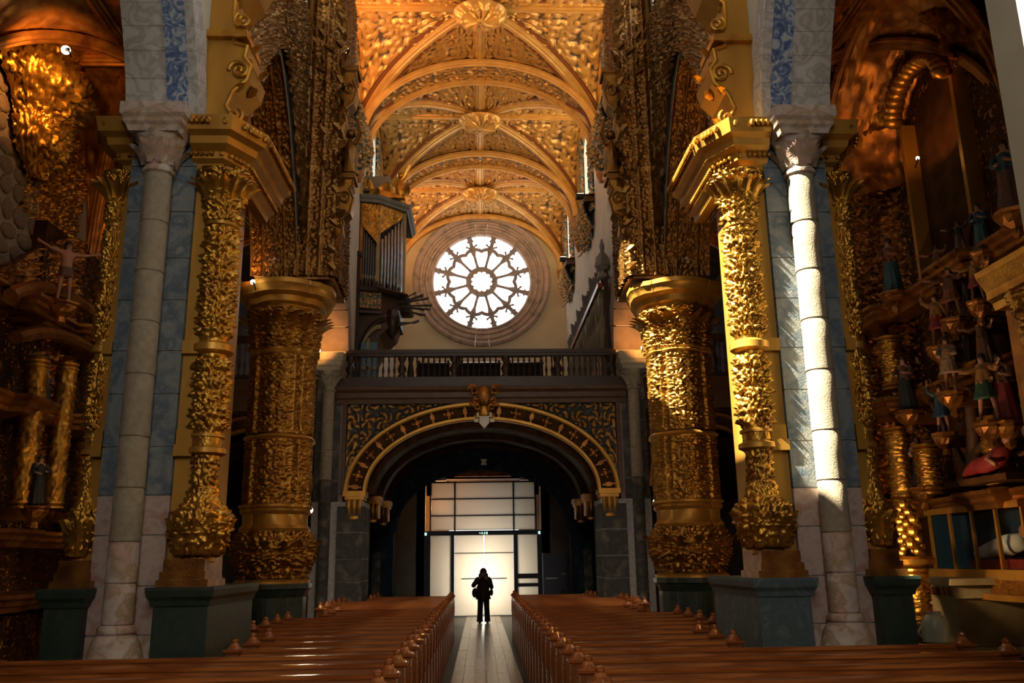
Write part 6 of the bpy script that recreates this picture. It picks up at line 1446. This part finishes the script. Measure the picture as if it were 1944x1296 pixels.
statue(205, 660, 88, -6.4, 'stand', DK, DK, 'dark saint in the upper niche nearest the left pier', rot=50, group='painted saints of the left altarpiece', brk=la)
statue(82, 780, 78, -6.5, 'stand', BR, DK, 'brown robed saint between the two carved columns of the left altarpiece', rot=50, group='painted saints of the left altarpiece', brk=la)
b = atX(100, 1138, -6.35)
nt = thing('notice_stand', 'small white notice card on a thin stand before the left altarpiece', 'notice', (b[0], b[1], 0))
MB().lathe([(.14, 0), (.14, .03), (.015, .05), (.015, b[2] - .05)], (b[0], b[1]), 10).build('stand', M['iron'], nt, True)
q = MB().box(-.1, .1, -.006, .006, -.06, .06); q.xf(Matrix.Translation(tuple(b)) @ Matrix.Rotation(.6, 4, 'Z') @ Matrix.Rotation(-.5, 4, 'X') @ Matrix.Rotation(.3, 4, 'Y')); q.build('card', M['paper'], nt)

# ------------------------------------------------ gilded canopy corner hanging at the far right
pc = thing('pulpit_canopy', 'gilded cornered canopy with white domed underside at the far right edge', 'canopy', (4.3, 6.6, 2.6))
yq = 6.5
def q3(px, py): return atY(px, py, yq)
cc = q3(1925, 860); x_c = 4.42
MB().lathe([(.001, 2.62), (.08, 2.63), (.16, 2.67), (.215, 2.74), (.24, 2.80)], (x_c, yq), 24).build('dome_underside', M['white'], pc, True)
MB().lathe([(.24, 2.80), (.255, 2.83), (.25, 2.87), (.2, 2.93), (.16, 2.96), (.17, 3.0), (.165, 3.06), (.12, 3.1)], (x_c, yq), 24).build('base_moulding', M['arch_stone'], pc, True)
zs = np.linspace(3.1, 3.98, 60); T, Z_ = np.meshgrid(np.linspace(-PI, PI, 40), zs); R__ = np.interp(zs, [3.1, 3.3, 3.75, 3.85, 3.98], [.11, .12, .14, .18, .2])[:, None]
carved('carved_post', np.stack([x_c + R__ * np.cos(T), yq + R__ * np.sin(T), Z_], -1), foliage(np.abs(T) * .12, Z_, .11, 141), .04, M['gold'], pc, kind=None)
plan = [(x_c - .04, yq + .5), (x_c - .04, yq - .16), (x_c + .5, yq - .24)]
MB().mould(plan, [(-.1, 3.94), (.0, 3.94), (.02, 4.0), (.06, 4.03), (.06, 4.1), (.09, 4.15), (.13, 4.22), (.14, 4.27), (-.1, 4.29)]).build('cornice', M['gold'], pc)
for k in range(12):
    pp_, t = polyline_param(plan, 13); p = pp_[k]; MB().ball((p[0] - .08, p[1] - .10, 4.2), .025, 6, 4).build('egg', M['gold'], pc, True)
MB().box(x_c + .05, 5.2, yq, yq + .5, 2.9, 4.28).build('bracket_arm', M['gold_old'], pc)
tr = struct(MB().box(4.75, 5.6, 5.9, 7.0, 0, 11.4).build('trim_1', M['plaster_pale']), 'pale stone crossing pier at the right edge')

# ================================================================ LAMPS
def lamp(px, py, axis, dist, label, watts, col, aim, size=.035, soft=.05, kind='SPOT', angle=110, pos=None):
    p = Vector(pos) if pos else Vector(atX(px, py, dist) if axis == 'x' else atY(px, py, dist))
    l = thing('spot_lamp', label, 'lamp', tuple(p), 'small spot lamps')
    d = (Vector(aim) - p).normalized()
    b = MB(); b.ball(tuple(p), size, 10, 7); b.build('bulb', M['bulb'], l, True)
    MB().tube([p - d * size * 2.6, p - d * size * .9, p - d * size * .3], [size * .3, size * .55, size * .6], 10).build('lamp_housing', M['iron'], l, True)
    MB().tube([p - d * size * 2.4, p - d * size * 2.4 + Vector((0, .10, -.06))], .012, 5).build('lamp_arm', M['iron'], l)
    lamp_light('lamp_glow', kind, tuple(p + d * size * 1.8), watts, col, l, aim, soft, angle)
    return l
ORG = (1.0, .40, .08); WRM = (1.0, .72, .42)
cbp = atX(125, 95, -5.9)
lamp(125, 95, 'x', -5.75, 'bright orange lamp glowing in the carved canopy at top left', 150, ORG, tuple(cb + np.array([-.3, -.2, 0])), .06, .08, 'SPOT', 95)
lamp(455, 205, 'y', 11.3, 'small lamp beside the left scroll console', 12, ORG, (-5.6, 14, 8.8), .035)
lamp(272, 240, 'x', -4.45, 'small lamp beside the left column capital', 12, ORG, (-6.2, 13, 7.5), .03)
lamp(1350, 197, 'y', 11.6, 'round lamp shining behind the right scroll console', 14, ORG, (5.6, 15, 9.5), .055)
lamp(605, 665, 'y', 19.6, 'lamp glowing at the left column capital by the loft', 50, ORG, (-4.2, 21.2, 7.6), .045)
lamp(1220, 660, 'y', 19.6, 'lamp glowing at the right column capital by the loft', 50, ORG, (4.2, 21.2, 7.6), .045)
lamp(480, 535, 'y', 14.3, 'lamp on the cornice of the left gilded pier', 14, ORG, (-5.2, 16, 8.5), .04)
lamp(588, 968, 'y', 16.6, 'round white wall lamp low beside the left gilded pier', 70, (1, .85, .6), (-2.0, 8, 2.0), .06, .06, 'POINT')
lamp(1246, 952, 'y', 16.6, 'round white wall lamp low beside the right gilded pier', 70, (1, .85, .6), (2.0, 8, 2.0), .06, .06, 'POINT')
lamp(1345, 545, 'y', 15.9, 'small lamp lighting the carving behind the right gilded pier', 60, ORG, (4.3, 17.0, 8.2), .03)
lamp(1742, 300, 'x', 6.3, 'lamp under the hood of the right altarpiece niche', 26, ORG, (6.8, float(atX(1735, 200, 6.8)[1]), 9.3), .025, .05, 'SPOT', 120)
lamp(1585, 235, 'x', 5.2, 'lamp behind the right column capital', 14, ORG, (4.2, 9.9, 8.0), .03)
lamp(835, 962, 'y', 32.6, 'amber lamp behind the upper left pane of the glass screen', 90, ORG, (-1.6, 30, 3.5), .04, .05, 'POINT')
lamp(1640, 1010, 'x', 4.55, 'warm lamp added at the back of the right pier to brighten the altarpiece figures', 110, (1, .62, .3), (6.6, 12.4, 4.0), .025, .06, 'SPOT', 150, (4.2, 10.3, 1.78))  # added lamp, lifts the dark figures of the right altarpiece
lamp(200, 1050, 'x', -4.55, 'warm lamp added at the back of the left pier to brighten the left altarpiece', 45, (1, .6, .28), (-6.6, 13.2, 3.4), .025, .06, 'SPOT', 120, (-4.2, 10.3, 1.78))  # added counterpart, lifts the dark left altarpiece
for i, (sx, yc, wts, col) in enumerate(((-1, 18.9, 560, (1, .42, .12)), (-1, 24.35, 520, (1, .42, .12)), (-1, 29.8, 330, (1, .42, .12)), (1, 18.9, 230, (1, .62, .25)), (1, 24.35, 220, (1, .62, .25)), (1, 29.8, 150, (1, .62, .25)))):
    p = Vector((sx * 2.92, yc - .9, 12.32)); side = 'left' if sx < 0 else 'right'
    l = thing('flood_lamp', 'warm flood lamp on the %s window sill of the %s vault bay' % (side, ['nearest', 'middle', 'farthest'][i % 3]), 'lamp', tuple(p), 'flood lamps on the window sills')
    MB().box(p.x - .12, p.x + .12, p.y - .1, p.y + .1, 12.16, 12.28).build('lamp_housing', M['iron'], l); MB().box(p.x - .1, p.x + .1, p.y - .08, p.y + .08, 12.28, 12.29).build('lamp_lens', M['bulb'], l)
    lamp_light('lamp_glow', 'SPOT', (p.x, p.y, 12.34), wts, col, l, (sx * .8, yc + .8, 15.4), .12, 150, .8)
